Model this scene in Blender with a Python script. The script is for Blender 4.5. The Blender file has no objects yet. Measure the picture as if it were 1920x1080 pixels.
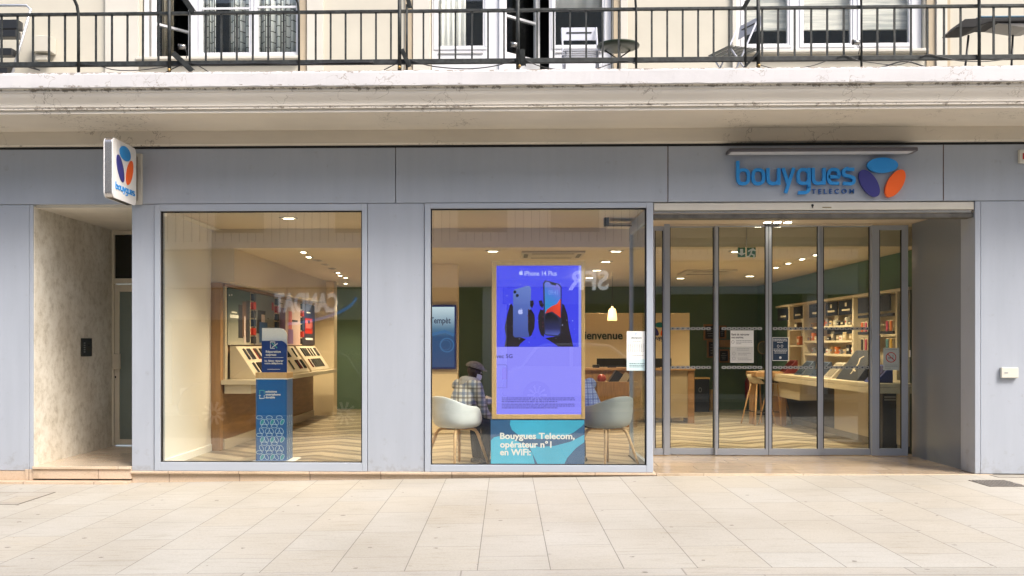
import bpy, bmesh, math, random
from mathutils import Vector, Matrix, noise as mnoise
R = math.radians
random.seed(7)
scene = bpy.context.scene
COL = scene.collection

# ------------------------------------------------------------------ camera, world, sun, exposure
FPX = 1867.0; YAW = R(1.56); CAMY = -11.2; CAMZ = 1.47; VX = 50.8 + 10; VY = 108.0
cd = bpy.data.cameras.new('camera'); cam = bpy.data.objects.new('camera', cd); COL.objects.link(cam)
cd.sensor_width = 36.0; cd.lens = FPX * 36.0 / 1920.0
cd.shift_x = VX / 1920.0; cd.shift_y = VY / 1920.0
cd.clip_start = 0.05; cd.clip_end = 2000
cam.location = (0, CAMY, CAMZ); cam.rotation_euler = (R(90), 0, YAW)
scene.camera = cam
W = bpy.data.worlds.new('World'); scene.world = W; W.use_nodes = True
SUN_EL, SUN_AZ = R(50), R(136)          # azimuth measured clockwise from +Y: the sun stands on the street side, to the right
nt = W.node_tree; bg = nt.nodes['Background']
sky = nt.nodes.new('ShaderNodeTexSky'); sky.sky_type = 'NISHITA'; sky.sun_disc = False
sky.sun_elevation = SUN_EL; sky.sun_rotation = SUN_AZ
sky.air_density = 1.0; sky.dust_density = 5.0; sky.ozone_density = 0.7
nt.links.new(sky.outputs[0], bg.inputs[0]); bg.inputs[1].default_value = 0.15
sl = bpy.data.lights.new('sun', 'SUN'); sl.energy = 1.5; sl.angle = R(18); sl.color = (1.0, 0.96, 0.91)
so = bpy.data.objects.new('sun', sl); COL.objects.link(so)
sd = Vector((math.sin(SUN_AZ) * math.cos(SUN_EL), math.cos(SUN_AZ) * math.cos(SUN_EL), math.sin(SUN_EL)))
so.rotation_euler = sd.to_track_quat('Z', 'Y').to_euler(); so.location = (6, -8, 12)
vs = scene.view_settings; scene.display_settings.display_device = 'sRGB'
vs.view_transform = 'Standard'; vs.look = 'None'; vs.gamma = 1; vs.use_curve_mapping = False
vs.exposure = 1.15
cy = scene.cycles
cy.use_denoising = True; cy.max_bounces = 10; cy.diffuse_bounces = 5; cy.glossy_bounces = 5
cy.transparent_max_bounces = 32; cy.transmission_bounces = 6
cy.caustics_reflective = False; cy.caustics_refractive = False; cy.sample_clamp_indirect = 6.0
cy.use_adaptive_sampling = False

# ------------------------------------------------------------------ measuring: a photo pixel (1920 wide) and a plane give a place
_r = Vector((math.cos(YAW), math.sin(YAW), 0)); _f = Vector((-math.sin(YAW), math.cos(YAW), 0))
def ray(px, py):
    return _r * ((px - 960 + VX) / FPX) + _f + Vector((0, 0, (540 + VY - py) / FPX))
def at(px, py, Y):
    d = ray(px, py); t = (Y - CAMY) / d.y
    return Vector((0, CAMY, CAMZ)) + d * t
def atz(px, py, z):
    d = ray(px, py); t = (z - CAMZ) / d.z
    return Vector((0, CAMY, CAMZ)) + d * t
def atx(px, py, X):
    d = ray(px, py); t = X / d.x
    return Vector((0, CAMY, CAMZ)) + d * t
def X_(px, Y): return at(px, 648, Y).x
def Z_(px, py, Y): return at(px, py, Y).z
def rect(x0, y0, x1, y1, Y):
    a = at(x0, (y0 + y1) / 2, Y); b = at(x1, (y0 + y1) / 2, Y); xm = (x0 + x1) / 2
    return a.x, b.x, Z_(xm, y1, Y), Z_(xm, y0, Y)     # X0, X1, Z0, Z1

# ------------------------------------------------------------------ materials
MATS = {}
def base_mat(name):
    m = bpy.data.materials.new(name); m.use_nodes = True
    return m, m.node_tree, m.node_tree.nodes['Principled BSDF']
def N(nt, t, **kw):
    n = nt.nodes.new(t)
    for k, v in kw.items(): setattr(n, k, v)
    return n
def coords(nt, scale=(1, 1, 1)):
    tc = N(nt, 'ShaderNodeTexCoord'); geo = N(nt, 'ShaderNodeNewGeometry'); mp = N(nt, 'ShaderNodeMapping')
    nt.links.new(geo.outputs['Position'], mp.inputs[0]); mp.inputs['Scale'].default_value = scale
    return mp.outputs[0]
def ramp(nt, src, stops):
    r = N(nt, 'ShaderNodeValToRGB'); el = r.color_ramp.elements
    while len(el) > 1: el.remove(el[0])
    el[0].position, c = stops[0]; el[0].color = c if len(c) == 4 else (*c, 1)
    for p, c in stops[1:]:
        e = el.new(p); e.color = c if len(c) == 4 else (*c, 1)
    nt.links.new(src, r.inputs[0]); return r.outputs[0]
def mix(nt, fac, a, b, mode='MIX'):
    n = N(nt, 'ShaderNodeMix', data_type='RGBA', blend_type=mode)
    for sock, v in ((n.inputs[0], fac), (n.inputs[6], a), (n.inputs[7], b)):
        if hasattr(v, 'is_linked') or hasattr(v, 'links'): nt.links.new(v, sock)
        elif isinstance(v, (int, float)): sock.default_value = v
        else: sock.default_value = (*v, 1) if len(v) == 3 else v
    return n.outputs[2]
def nz(nt, vec, scale, detail=4, rough=0.55):
    n = N(nt, 'ShaderNodeTexNoise'); n.inputs['Scale'].default_value = scale; n.inputs['Detail'].default_value = detail
    n.inputs['Roughness'].default_value = rough; nt.links.new(vec, n.inputs['Vector']); return n.outputs[0]
def math_(nt, op, a, b=None):
    n = N(nt, 'ShaderNodeMath', operation=op)
    for i, v in enumerate((a, b)):
        if v is None: continue
        if isinstance(v, (int, float)): n.inputs[i].default_value = v
        else: nt.links.new(v, n.inputs[i])
    return n.outputs[0]
def bump(nt, bsdf, h, strength=0.2, dist=0.01):
    b = N(nt, 'ShaderNodeBump'); b.inputs['Strength'].default_value = strength; b.inputs['Distance'].default_value = dist
    nt.links.new(h, b.inputs['Height']); nt.links.new(b.outputs[0], bsdf.inputs['Normal'])
def M(name, col=None, rough=0.5, metal=0.0, var=0.06, scale=3.0, bmp=0.0, spec=0.5, stretch=(1, 1, 1), emit=0, coat=0):
    if name in MATS: return MATS[name]
    m, nt, b = base_mat(name); b.inputs['Roughness'].default_value = rough; b.inputs['Metallic'].default_value = metal
    b.inputs['Specular IOR Level'].default_value = spec
    if coat: b.inputs['Coat Weight'].default_value = coat
    v = coords(nt, stretch); n = nz(nt, v, scale)
    lo = tuple(c * (1 - var) for c in col); hi = tuple(min(1, c * (1 + var)) for c in col)
    c = ramp(nt, n, [(0.3, lo), (0.7, hi)]); nt.links.new(c, b.inputs['Base Color'])
    if bmp: bump(nt, b, nz(nt, v, scale * 12), bmp, 0.003)
    if emit:
        nt.links.new(c, b.inputs['Emission Color']); b.inputs['Emission Strength'].default_value = emit
    MATS[name] = m; return m
def glass_mat(name, ior=1.45, tint=(1, 1, 1), rough=0.0):
    m = bpy.data.materials.new(name); m.use_nodes = True; nt = m.node_tree; nt.nodes.clear()
    o = N(nt, 'ShaderNodeOutputMaterial'); mx = N(nt, 'ShaderNodeMixShader'); t = N(nt, 'ShaderNodeBsdfTransparent'); g = N(nt, 'ShaderNodeBsdfGlossy')
    lw = N(nt, 'ShaderNodeLayerWeight'); lw.inputs['Blend'].default_value = 0.5; f0 = ((ior - 1) / (ior + 1)) ** 2
    p5 = math_(nt, 'POWER', lw.outputs['Facing'], 5.0); ff = math_(nt, 'ADD', math_(nt, 'MULTIPLY', p5, 0.6 * (1 - f0)), f0)
    t.inputs[0].default_value = (*tint, 1); g.inputs['Roughness'].default_value = rough
    # very slight waviness of float glass
    v = coords(nt, (1, 1, 1)); bp = N(nt, 'ShaderNodeBump'); bp.inputs['Strength'].default_value = 0.15; bp.inputs['Distance'].default_value = 0.002
    nt.links.new(nz(nt, v, 1.1, 1), bp.inputs['Height']); nt.links.new(bp.outputs[0], g.inputs['Normal'])
    nt.links.new(ff, mx.inputs[0]); nt.links.new(t.outputs[0], mx.inputs[1]); nt.links.new(g.outputs[0], mx.inputs[2])
    nt.links.new(mx.outputs[0], o.inputs[0]); return m
GLASS = glass_mat('window_glass', 1.88, (0.98, 1.0, 0.98))
GLASS_D = glass_mat('door_glass', 1.72, (0.93, 0.96, 0.93))
GLASS_H = glass_mat('house_glass', 1.6, (0.98, 0.99, 0.98))

PANEL = M('blue_grey_panel', (0.40, 0.445, 0.525), 0.33, 0, 0.035, 0.7, 0.015, 0.5)
def worn_panel(name, col):
    m, nt, b = base_mat(name); v = coords(nt, (1, 1, .12)); st = nz(nt, v, 7, 6, .65); big = nz(nt, coords(nt, (.35, 1, .5)), 1.0, 3)
    c = ramp(nt, st, [(.3, tuple(x * .955 for x in col)), (.55, col), (.75, tuple(x * 1.035 for x in col))]); c = mix(nt, .8, c, ramp(nt, big, [(.35, (.94, .945, .95)), (.65, (1.04, 1.035, 1.03))]), 'MULTIPLY')
    geo = N(nt, 'ShaderNodeNewGeometry'); sep = N(nt, 'ShaderNodeSeparateXYZ'); nt.links.new(geo.outputs['Position'], sep.inputs[0])
    low = math_(nt, 'MAXIMUM', math_(nt, 'SUBTRACT', 1.0, math_(nt, 'DIVIDE', math_(nt, 'SUBTRACT', sep.outputs[2], .04), .28)), 0.0)
    dn = nz(nt, coords(nt), 9, 7, .7); d = ramp(nt, math_(nt, 'ADD', dn, math_(nt, 'MULTIPLY', low, .16)), [(.60, (0, 0, 0)), (.74, (1, 1, 1))]); c = mix(nt, math_(nt, 'MULTIPLY', d, .28), c, (.19, .17, .14))
    sc = nz(nt, coords(nt, (1, 1, 1)), 2.3, 2); vo = N(nt, 'ShaderNodeTexVoronoi', feature='F1'); vo.inputs['Scale'].default_value = 2.2; nt.links.new(coords(nt, (1, 0, 1)), vo.inputs['Vector'])
    c = mix(nt, math_(nt, 'MULTIPLY', math_(nt, 'LESS_THAN', vo.outputs['Distance'], .016), .5), c, (.15, .14, .12))
    nt.links.new(c, b.inputs['Base Color']); rr = N(nt, 'ShaderNodeMapRange'); nt.links.new(st, rr.inputs[0]); rr.inputs[3].default_value = .24; rr.inputs[4].default_value = .44; nt.links.new(rr.outputs[0], b.inputs['Roughness'])
    bump(nt, b, nz(nt, coords(nt, (1, 1, .6)), 1.2, 2), .35, .012); return m
PANEL = worn_panel('worn_blue_grey_panel', (0.37, 0.405, 0.465))
PANEL_D = M('blue_grey_frame', (0.375, 0.415, 0.48), 0.35, 0, 0.03, 1.0)
FRAME_DK = M('dark_frame_metal', (0.20, 0.225, 0.26), 0.35, 0.2, 0.04, 2)
BLACK = M('black_gap', (0.012, 0.012, 0.013), 0.7)
BLACKP = M('black_plastic', (0.015, 0.016, 0.018), 0.35)
CREAM = M('cream_render', (0.50, 0.475, 0.40), 0.85, 0, 0.05, 2, 0.2)
CREAM2 = M('cream_pilaster', (0.54, 0.52, 0.465), 0.8, 0, 0.05, 2, 0.2)
TAN = M('tan_shade_strip', (0.42, 0.35, 0.25), 0.85, 0, 0.07, 3, 0.2)
WHITEP = M('white_window_paint', (0.60, 0.61, 0.64), 0.4, 0, 0.03, 2)
WHITE = M('white_plastic', (0.86, 0.87, 0.87), 0.4, 0, 0.02, 2)
WHITE_W = M('white_wall', (0.76, 0.74, 0.70), 0.8, 0, 0.02, 1)
CEIL = M('shop_ceiling_paint', (0.62, 0.54, 0.42), 0.8, 0, 0.03, 1)
BEIGE = M('beige_shop_wall', (0.76, 0.64, 0.44), 0.75, 0, 0.03, 1)
GREEN = M('green_wall', (0.12, 0.195, 0.14), 0.8, 0, 0.06, 1)
GREEND = M('dark_green_wall', (0.085, 0.18, 0.13), 0.7, 0, 0.06, 1)
OAK = M('light_oak', (0.60, 0.38, 0.19), 0.45, 0, 0.12, 3, 0.05, 0.5, (1, 1, 12))
OAKF = M('oak_screen_frame', (0.62, 0.40, 0.18), 0.4, 0, 0.08, 3, 0.02, 0.5, (12, 1, 1))
WOOD = M('brown_wood', (0.27, 0.15, 0.07), 0.5, 0, 0.18, 2, 0.05, 0.5, (1, 1, 10))
WOODL = M('mid_wood', (0.36, 0.21, 0.10), 0.5, 0, 0.15, 2, 0.05, 0.5, (10, 1, 1))
OFFW = M('off_white_laminate', (0.58, 0.51, 0.39), 0.4, 0, 0.02, 2)
IRON = M('black_iron', (0.03, 0.034, 0.034), 0.55, 0.3, 0.5, 18, 0.3)
STEEL = M('brushed_steel', (0.42, 0.41, 0.39), 0.28, 0.9, 0.1, 4)
SHUT = M('shutter_cream', (0.60, 0.57, 0.50), 0.45, 0.1, 0.06, 3)
BLUE = M('display_blue', (0.006, 0.105, 0.34), 0.4, 0, 0.03, 2)
BLUE2 = M('leaflet_blue', (0.008, 0.045, 0.24), 0.4, 0, 0.03, 2)
NAVY = M('navy_board', (0.012, 0.018, 0.035), 0.5, 0, 0.05, 2)
LBLUE = M('pale_blue_pattern', (0.45, 0.60, 0.75), 0.5)
TEAL = M('teal_pattern', (0.02, 0.26, 0.33), 0.5)
L_BLUE = M('logo_blue', (0.02, 0.27, 0.70), 0.4, 0, 0.03, 2)
L_IND = M('logo_indigo', (0.035, 0.035, 0.22), 0.4, 0, 0.03, 2)
L_ORG = M('logo_orange', (0.95, 0.13, 0.005), 0.4, 0, 0.03, 2)
L_TEAL = M('logo_teal', (0.0, 0.19, 0.22), 0.4, 0, 0.03, 2)
PAPER = M('white_paper', (0.78, 0.79, 0.77), 0.7, 0, 0.02, 2)
PAPERB = M('pale_cyan_paper', (0.55, 0.72, 0.74), 0.7, 0, 0.02, 2)
INK = M('print_ink', (0.03, 0.03, 0.04), 0.6)
GREYINK = M('grey_ink', (0.25, 0.26, 0.28), 0.6)
RED = M('red_paint', (0.45, 0.015, 0.012), 0.4)
STICK = M('frosted_sticker', (0.32, 0.34, 0.34), 0.6)
CURT = M('white_curtain', (0.85, 0.85, 0.82), 0.9, 0, 0.05, 8)
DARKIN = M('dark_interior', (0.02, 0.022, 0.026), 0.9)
GREYCH = M('grey_shell', (0.36, 0.375, 0.39), 0.4, 0, 0.02, 2)
STONE = None

def stone_mat(name, c1, c2, joint, bw, bh, mort=0.004, swap=True, rough=0.6, spots=True, vein=(1.2, 9, 1), jointdark=0.5, bmp=0.12, tone=1.0, offx=0.0, offy=0.0):
    m, nt, b = base_mat(name)
    geo = N(nt, 'ShaderNodeNewGeometry'); sep = N(nt, 'ShaderNodeSeparateXYZ'); cmb = N(nt, 'ShaderNodeCombineXYZ')
    nt.links.new(geo.outputs['Position'], sep.inputs[0])
    ax = math_(nt, 'ADD', sep.outputs[0], offx); ay = math_(nt, 'ADD', sep.outputs[1], offy)
    if swap: nt.links.new(ay, cmb.inputs[0]); nt.links.new(ax, cmb.inputs[1])
    else: nt.links.new(ax, cmb.inputs[0]); nt.links.new(ay, cmb.inputs[1])
    br = N(nt, 'ShaderNodeTexBrick'); br.offset = 0.37; br.offset_frequency = 2; br.squash = 0.82; br.squash_frequency = 3
    br.inputs['Scale'].default_value = 1.0; br.inputs['Brick Width'].default_value = bw; br.inputs['Row Height'].default_value = bh
    br.inputs['Mortar Size'].default_value = mort; br.inputs['Mortar Smooth'].default_value = 0.1; br.inputs['Bias'].default_value = 0.0
    br.inputs['Color1'].default_value = (0, 0, 0, 1); br.inputs['Color2'].default_value = (1, 1, 1, 1); br.inputs['Mortar'].default_value = (0.5, 0.5, 0.5, 1)
    nt.links.new(cmb.outputs[0], br.inputs['Vector'])
    col = ramp(nt, br.outputs['Color'], [(0.0, c1), (0.35, tuple((a * 1.5 + b_) / 2.5 for a, b_ in zip(c1, c2))), (0.6, c2), (0.85, tuple(x * k for x, k in zip(c2, (0.99, 0.955, 0.90)))), (1.0, c1)])
    v = coords(nt, vein); n1 = nz(nt, v, 2.2, 8, 0.65)
    streak = ramp(nt, n1, [(0.28, (0.66, 0.62, 0.55)), (0.42, (0.95, 0.94, 0.92)), (0.5, (1, 1, 1)), (0.60, (1, 1, 1)), (0.72, (1.0, 0.92, 0.78))])
    col = mix(nt, 0.85, col, streak, 'MULTIPLY')
    v2 = coords(nt); big = ramp(nt, nz(nt, v2, 0.55, 5), [(0.33, (0.84, 0.815, 0.775)), (0.5, (0.97, 0.96, 0.945)), (0.62, (1.03, 1.03, 1.03))]); col = mix(nt, 0.8, col, big, 'MULTIPLY')
    fine = nz(nt, v2, 160, 2, 0.7); col = mix(nt, 0.5, col, ramp(nt, fine, [(0.35, (0.86, 0.86, 0.86)), (0.65, (1.08, 1.08, 1.08))]), 'MULTIPLY')
    fl = nz(nt, coords(nt, (5, 42, 1)), 1.3, 3, 0.6); flf = ramp(nt, fl, [(0.70, (0, 0, 0)), (0.76, (1, 1, 1))]); col = mix(nt, math_(nt, 'MULTIPLY', flf, 0.30), col, (0.22, 0.19, 0.15))
    grain = nz(nt, v2, 60, 3, 0.8); col = mix(nt, 0.55, col, ramp(nt, grain, [(0.36, (0.80, 0.79, 0.77)), (0.5, (1, 1, 1)), (0.66, (1.06, 1.06, 1.06))]), 'MULTIPLY')
    if spots:
        vo = N(nt, 'ShaderNodeTexVoronoi', feature='F1', voronoi_dimensions='2D'); vo.inputs['Scale'].default_value = 2.1
        nv = N(nt, 'ShaderNodeVectorMath', operation='ADD'); nn = N(nt, 'ShaderNodeTexNoise'); nn.inputs['Scale'].default_value = 40
        sc_ = N(nt, 'ShaderNodeVectorMath', operation='SCALE'); sc_.inputs['Scale'].default_value = 0.035
        nt.links.new(geo.outputs['Position'], nn.inputs['Vector']); nt.links.new(nn.outputs['Color'], sc_.inputs[0])
        nt.links.new(geo.outputs['Position'], nv.inputs[0]); nt.links.new(sc_.outputs[0], nv.inputs[1])
        nt.links.new(nv.outputs[0], vo.inputs['Vector'])
        sp = N(nt, 'ShaderNodeSeparateColor'); nt.links.new(vo.outputs['Color'], sp.inputs[0])
        rad = math_(nt, 'MULTIPLY', math_(nt, 'POWER', sp.outputs[0], 2.0), 0.045)
        near = math_(nt, 'LESS_THAN', vo.outputs['Distance'], rad)
        col = mix(nt, math_(nt, 'MULTIPLY', near, 0.72), col, (0.10, 0.085, 0.07))
    col = mix(nt, math_(nt, 'MULTIPLY', br.outputs['Fac'], jointdark), col, joint)
    nt.links.new(col, b.inputs['Base Color'])
    rr = N(nt, 'ShaderNodeMapRange'); nt.links.new(n1, rr.inputs[0]); rr.inputs[3].default_value = rough - 0.1; rr.inputs[4].default_value = rough + 0.12
    nt.links.new(rr.outputs[0], b.inputs['Roughness'])
    h = math_(nt, 'SUBTRACT', math_(nt, 'MULTIPLY', fine, 0.25), br.outputs['Fac']); bump(nt, b, h, bmp, 0.004)
    return m
PAVE = stone_mat('pavement_slabs', (0.408, 0.386, 0.338), (0.424, 0.410, 0.370), (0.06, 0.05, 0.04), 0.95, 0.485, 0.0034, jointdark=.68, rough=0.62, offx=0.195)
MARBLE = stone_mat('polished_entrance_stone', (0.52, 0.42, 0.31), (0.60, 0.50, 0.39), (0.22, 0.17, 0.12), 1.1, 0.33, 0.005, swap=False, rough=0.15, spots=False, jointdark=0.6, bmp=0.02)
PLINTH = stone_mat('plinth_stone', (0.55, 0.43, 0.32), (0.60, 0.49, 0.38), (0.22, 0.16, 0.12), 0.98, 5.0, 0.006, swap=False, rough=0.5, spots=False, jointdark=0.8, offx=0.32, offy=2.1)
ROADM = M('asphalt', (0.055, 0.055, 0.056), 0.85, 0, 0.25, 30, 0.4)

def recess_mat():
    m, nt, b = base_mat('mottled_stone'); v = coords(nt, (1, 1, 1))
    n = nz(nt, v, 8, 12, 0.78); n2 = nz(nt, coords(nt, (1, 1, .8)), 1.3, 4)
    c = ramp(nt, n, [(0.30, (0.42, 0.37, 0.29)), (0.41, (0.61, 0.565, 0.47)), (0.52, (0.74, 0.70, 0.61)), (0.62, (0.78, 0.75, 0.67)), (0.72, (0.63, 0.58, 0.49))])
    c = mix(nt, 0.8, c, ramp(nt, n2, [(0.35, (0.78, 0.75, 0.7)), (0.65, (1.05, 1.05, 1.05))]), 'MULTIPLY')
    nt.links.new(c, b.inputs['Base Color']); b.inputs['Roughness'].default_value = 0.7; bump(nt, b, n, 0.25, 0.006); return m
RECESS = recess_mat()

def cornice_mat(name, base, zlines):
    """old masonry paint with soot and algae specks that gather along the given ledges"""
    m, nt, b = base_mat(name); v = coords(nt); geo = N(nt, 'ShaderNodeNewGeometry'); sep = N(nt, 'ShaderNodeSeparateXYZ'); nt.links.new(geo.outputs['Position'], sep.inputs[0])
    c = ramp(nt, nz(nt, coords(nt, (.6, 1, 2)), 1.6, 5), [(0.35, tuple(x * .94 for x in base)), (0.65, tuple(x * 1.04 for x in base))])
    speck = nz(nt, coords(nt, (1, 1, 1.4)), 16, 7, 0.72); clump = nz(nt, coords(nt, (1, .3, .3)), 1.3, 3)
    for z, w, amt in zlines:
        dz = math_(nt, 'ABSOLUTE', math_(nt, 'SUBTRACT', sep.outputs[2], z)); near = math_(nt, 'MAXIMUM', math_(nt, 'SUBTRACT', 1.0, math_(nt, 'DIVIDE', dz, w)), 0.0)
        k = math_(nt, 'ADD', math_(nt, 'ADD', speck, math_(nt, 'MULTIPLY', clump, 0.35)), math_(nt, 'MULTIPLY', near, amt))
        f = ramp(nt, k, [(0.93, (0, 0, 0)), (1.0, (1, 1, 1))])
        c = mix(nt, math_(nt, 'MULTIPLY', f, 0.75), c, (0.13, 0.10, 0.065))
    crk = N(nt, 'ShaderNodeTexVoronoi', feature='DISTANCE_TO_EDGE'); crk.inputs['Scale'].default_value = 1.7
    nn = N(nt, 'ShaderNodeTexNoise'); nn.inputs['Scale'].default_value = 5; nn.inputs['Detail'].default_value = 6; av = N(nt, 'ShaderNodeVectorMath', operation='ADD')
    nt.links.new(v, nn.inputs['Vector']); nt.links.new(v, av.inputs[0]); nt.links.new(nn.outputs['Color'], av.inputs[1]); nt.links.new(av.outputs[0], crk.inputs['Vector'])
    cf = math_(nt, 'MULTIPLY', math_(nt, 'LESS_THAN', crk.outputs['Distance'], 0.010), ramp(nt, clump, [(0.50, (0, 0, 0)), (0.57, (1, 1, 1))]))
    c = mix(nt, math_(nt, 'MULTIPLY', cf, 0.6), c, (0.2, 0.16, 0.12))
    nt.links.new(c, b.inputs['Base Color']); b.inputs['Roughness'].default_value = 0.8; bump(nt, b, speck, 0.25, 0.006); return m
CORN = cornice_mat('beige_cornice_paint', (0.70, 0.655, 0.58), [(4.112, 0.05, 0.30), (3.935, 0.035, 0.26), (4.03, .09, .10)])
SOFF = cornice_mat('beige_soffit_paint', (0.70, 0.64, 0.54), [(3.735, 0.05, 0.16), (3.895, .06, .10)])
EDGE = cornice_mat('white_slab_edge_paint', (0.50, 0.495, 0.505), [(4.29, 0.05, 0.36), (4.14, .03, .20)])

def floor_mat():
    m, nt, b = base_mat('chevron_vinyl'); geo = N(nt, 'ShaderNodeNewGeometry'); sep = N(nt, 'ShaderNodeSeparateXYZ'); nt.links.new(geo.outputs['Position'], sep.inputs[0])
    fx = math_(nt, 'FRACT', math_(nt, 'DIVIDE', math_(nt, 'ADD', sep.outputs[0], 20.35), 1.7)); tri = math_(nt, 'ABSOLUTE', math_(nt, 'SUBTRACT', fx, 0.5))
    t = math_(nt, 'ADD', math_(nt, 'DIVIDE', sep.outputs[1], 0.92), math_(nt, 'MULTIPLY', tri, 1.55)); fr = math_(nt, 'FRACT', t)
    c = ramp(nt, fr, [(0.0, (0.43, 0.38, 0.30)), (0.40, (0.45, 0.40, 0.32)), (0.405, (0.17, 0.145, 0.115)), (0.62, (0.18, 0.155, 0.12)), (0.625, (0.35, 0.30, 0.23)), (0.80, (0.36, 0.31, 0.24)), (0.805, (0.19, 0.165, 0.125)), (0.995, (0.20, 0.17, 0.13)), (1.0, (0.5, 0.41, 0.29))])
    c = mix(nt, 0.7, c, ramp(nt, nz(nt, coords(nt, (3, 22, 1)), 3, 5), [(0.3, (0.82, 0.8, 0.78)), (0.7, (1.08, 1.07, 1.05))]), 'MULTIPLY')
    nt.links.new(c, b.inputs['Base Color']); b.inputs['Roughness'].default_value = 0.30; return m
CHEV = floor_mat()

def plaid_mat(name, ca, cb, cc, s=14.0, ax=(0, 2)):
    m, nt, b = base_mat(name); tc = N(nt, 'ShaderNodeTexCoord'); sep = N(nt, 'ShaderNodeSeparateXYZ'); nt.links.new(tc.outputs['Object'], sep.inputs[0])
    c = None
    def stripe(axis, ph, w, sc):
        f = math_(nt, 'FRACT', math_(nt, 'ADD', math_(nt, 'MULTIPLY', sep.outputs[axis], sc), ph)); return math_(nt, 'LESS_THAN', f, w)
    c = mix(nt, math_(nt, 'MULTIPLY', stripe(ax[0], 0, 0.32, s), 0.6), ca, cb); c = mix(nt, math_(nt, 'MULTIPLY', stripe(ax[1], 0.2, 0.32, s), 0.55), c, cb)
    c = mix(nt, math_(nt, 'MULTIPLY', stripe(ax[0], 0.5, 0.2, s), 0.6), c, cc); c = mix(nt, math_(nt, 'MULTIPLY', stripe(ax[1], 0.6, 0.2, s), 0.6), c, cc)
    nt.links.new(c, b.inputs['Base Color']); b.inputs['Roughness'].default_value = 0.9; bump(nt, b, nz(nt, coords(nt, (1, 1, .6)), 9, 3), .9, .03); return m
def emis(name, col, s):
    m = bpy.data.materials.new(name); m.use_nodes = True; nt = m.node_tree; b = nt.nodes['Principled BSDF']
    b.inputs['Base Color'].default_value = (*col, 1); b.inputs['Emission Color'].default_value = (*col, 1); b.inputs['Emission Strength'].default_value = s; return m
LAMP = emis('warm_lamp', (1.0, 0.86, 0.62), 7)
LAMP_S = emis('soffit_lamp', (1.0, 0.90, 0.72), 10)
PENDANT = emis('pendant_glow', (1.0, 0.62, 0.26), 1.3)
LEDW = emis('led_strip', (0.9, 0.92, 1.0), 5)

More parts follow.
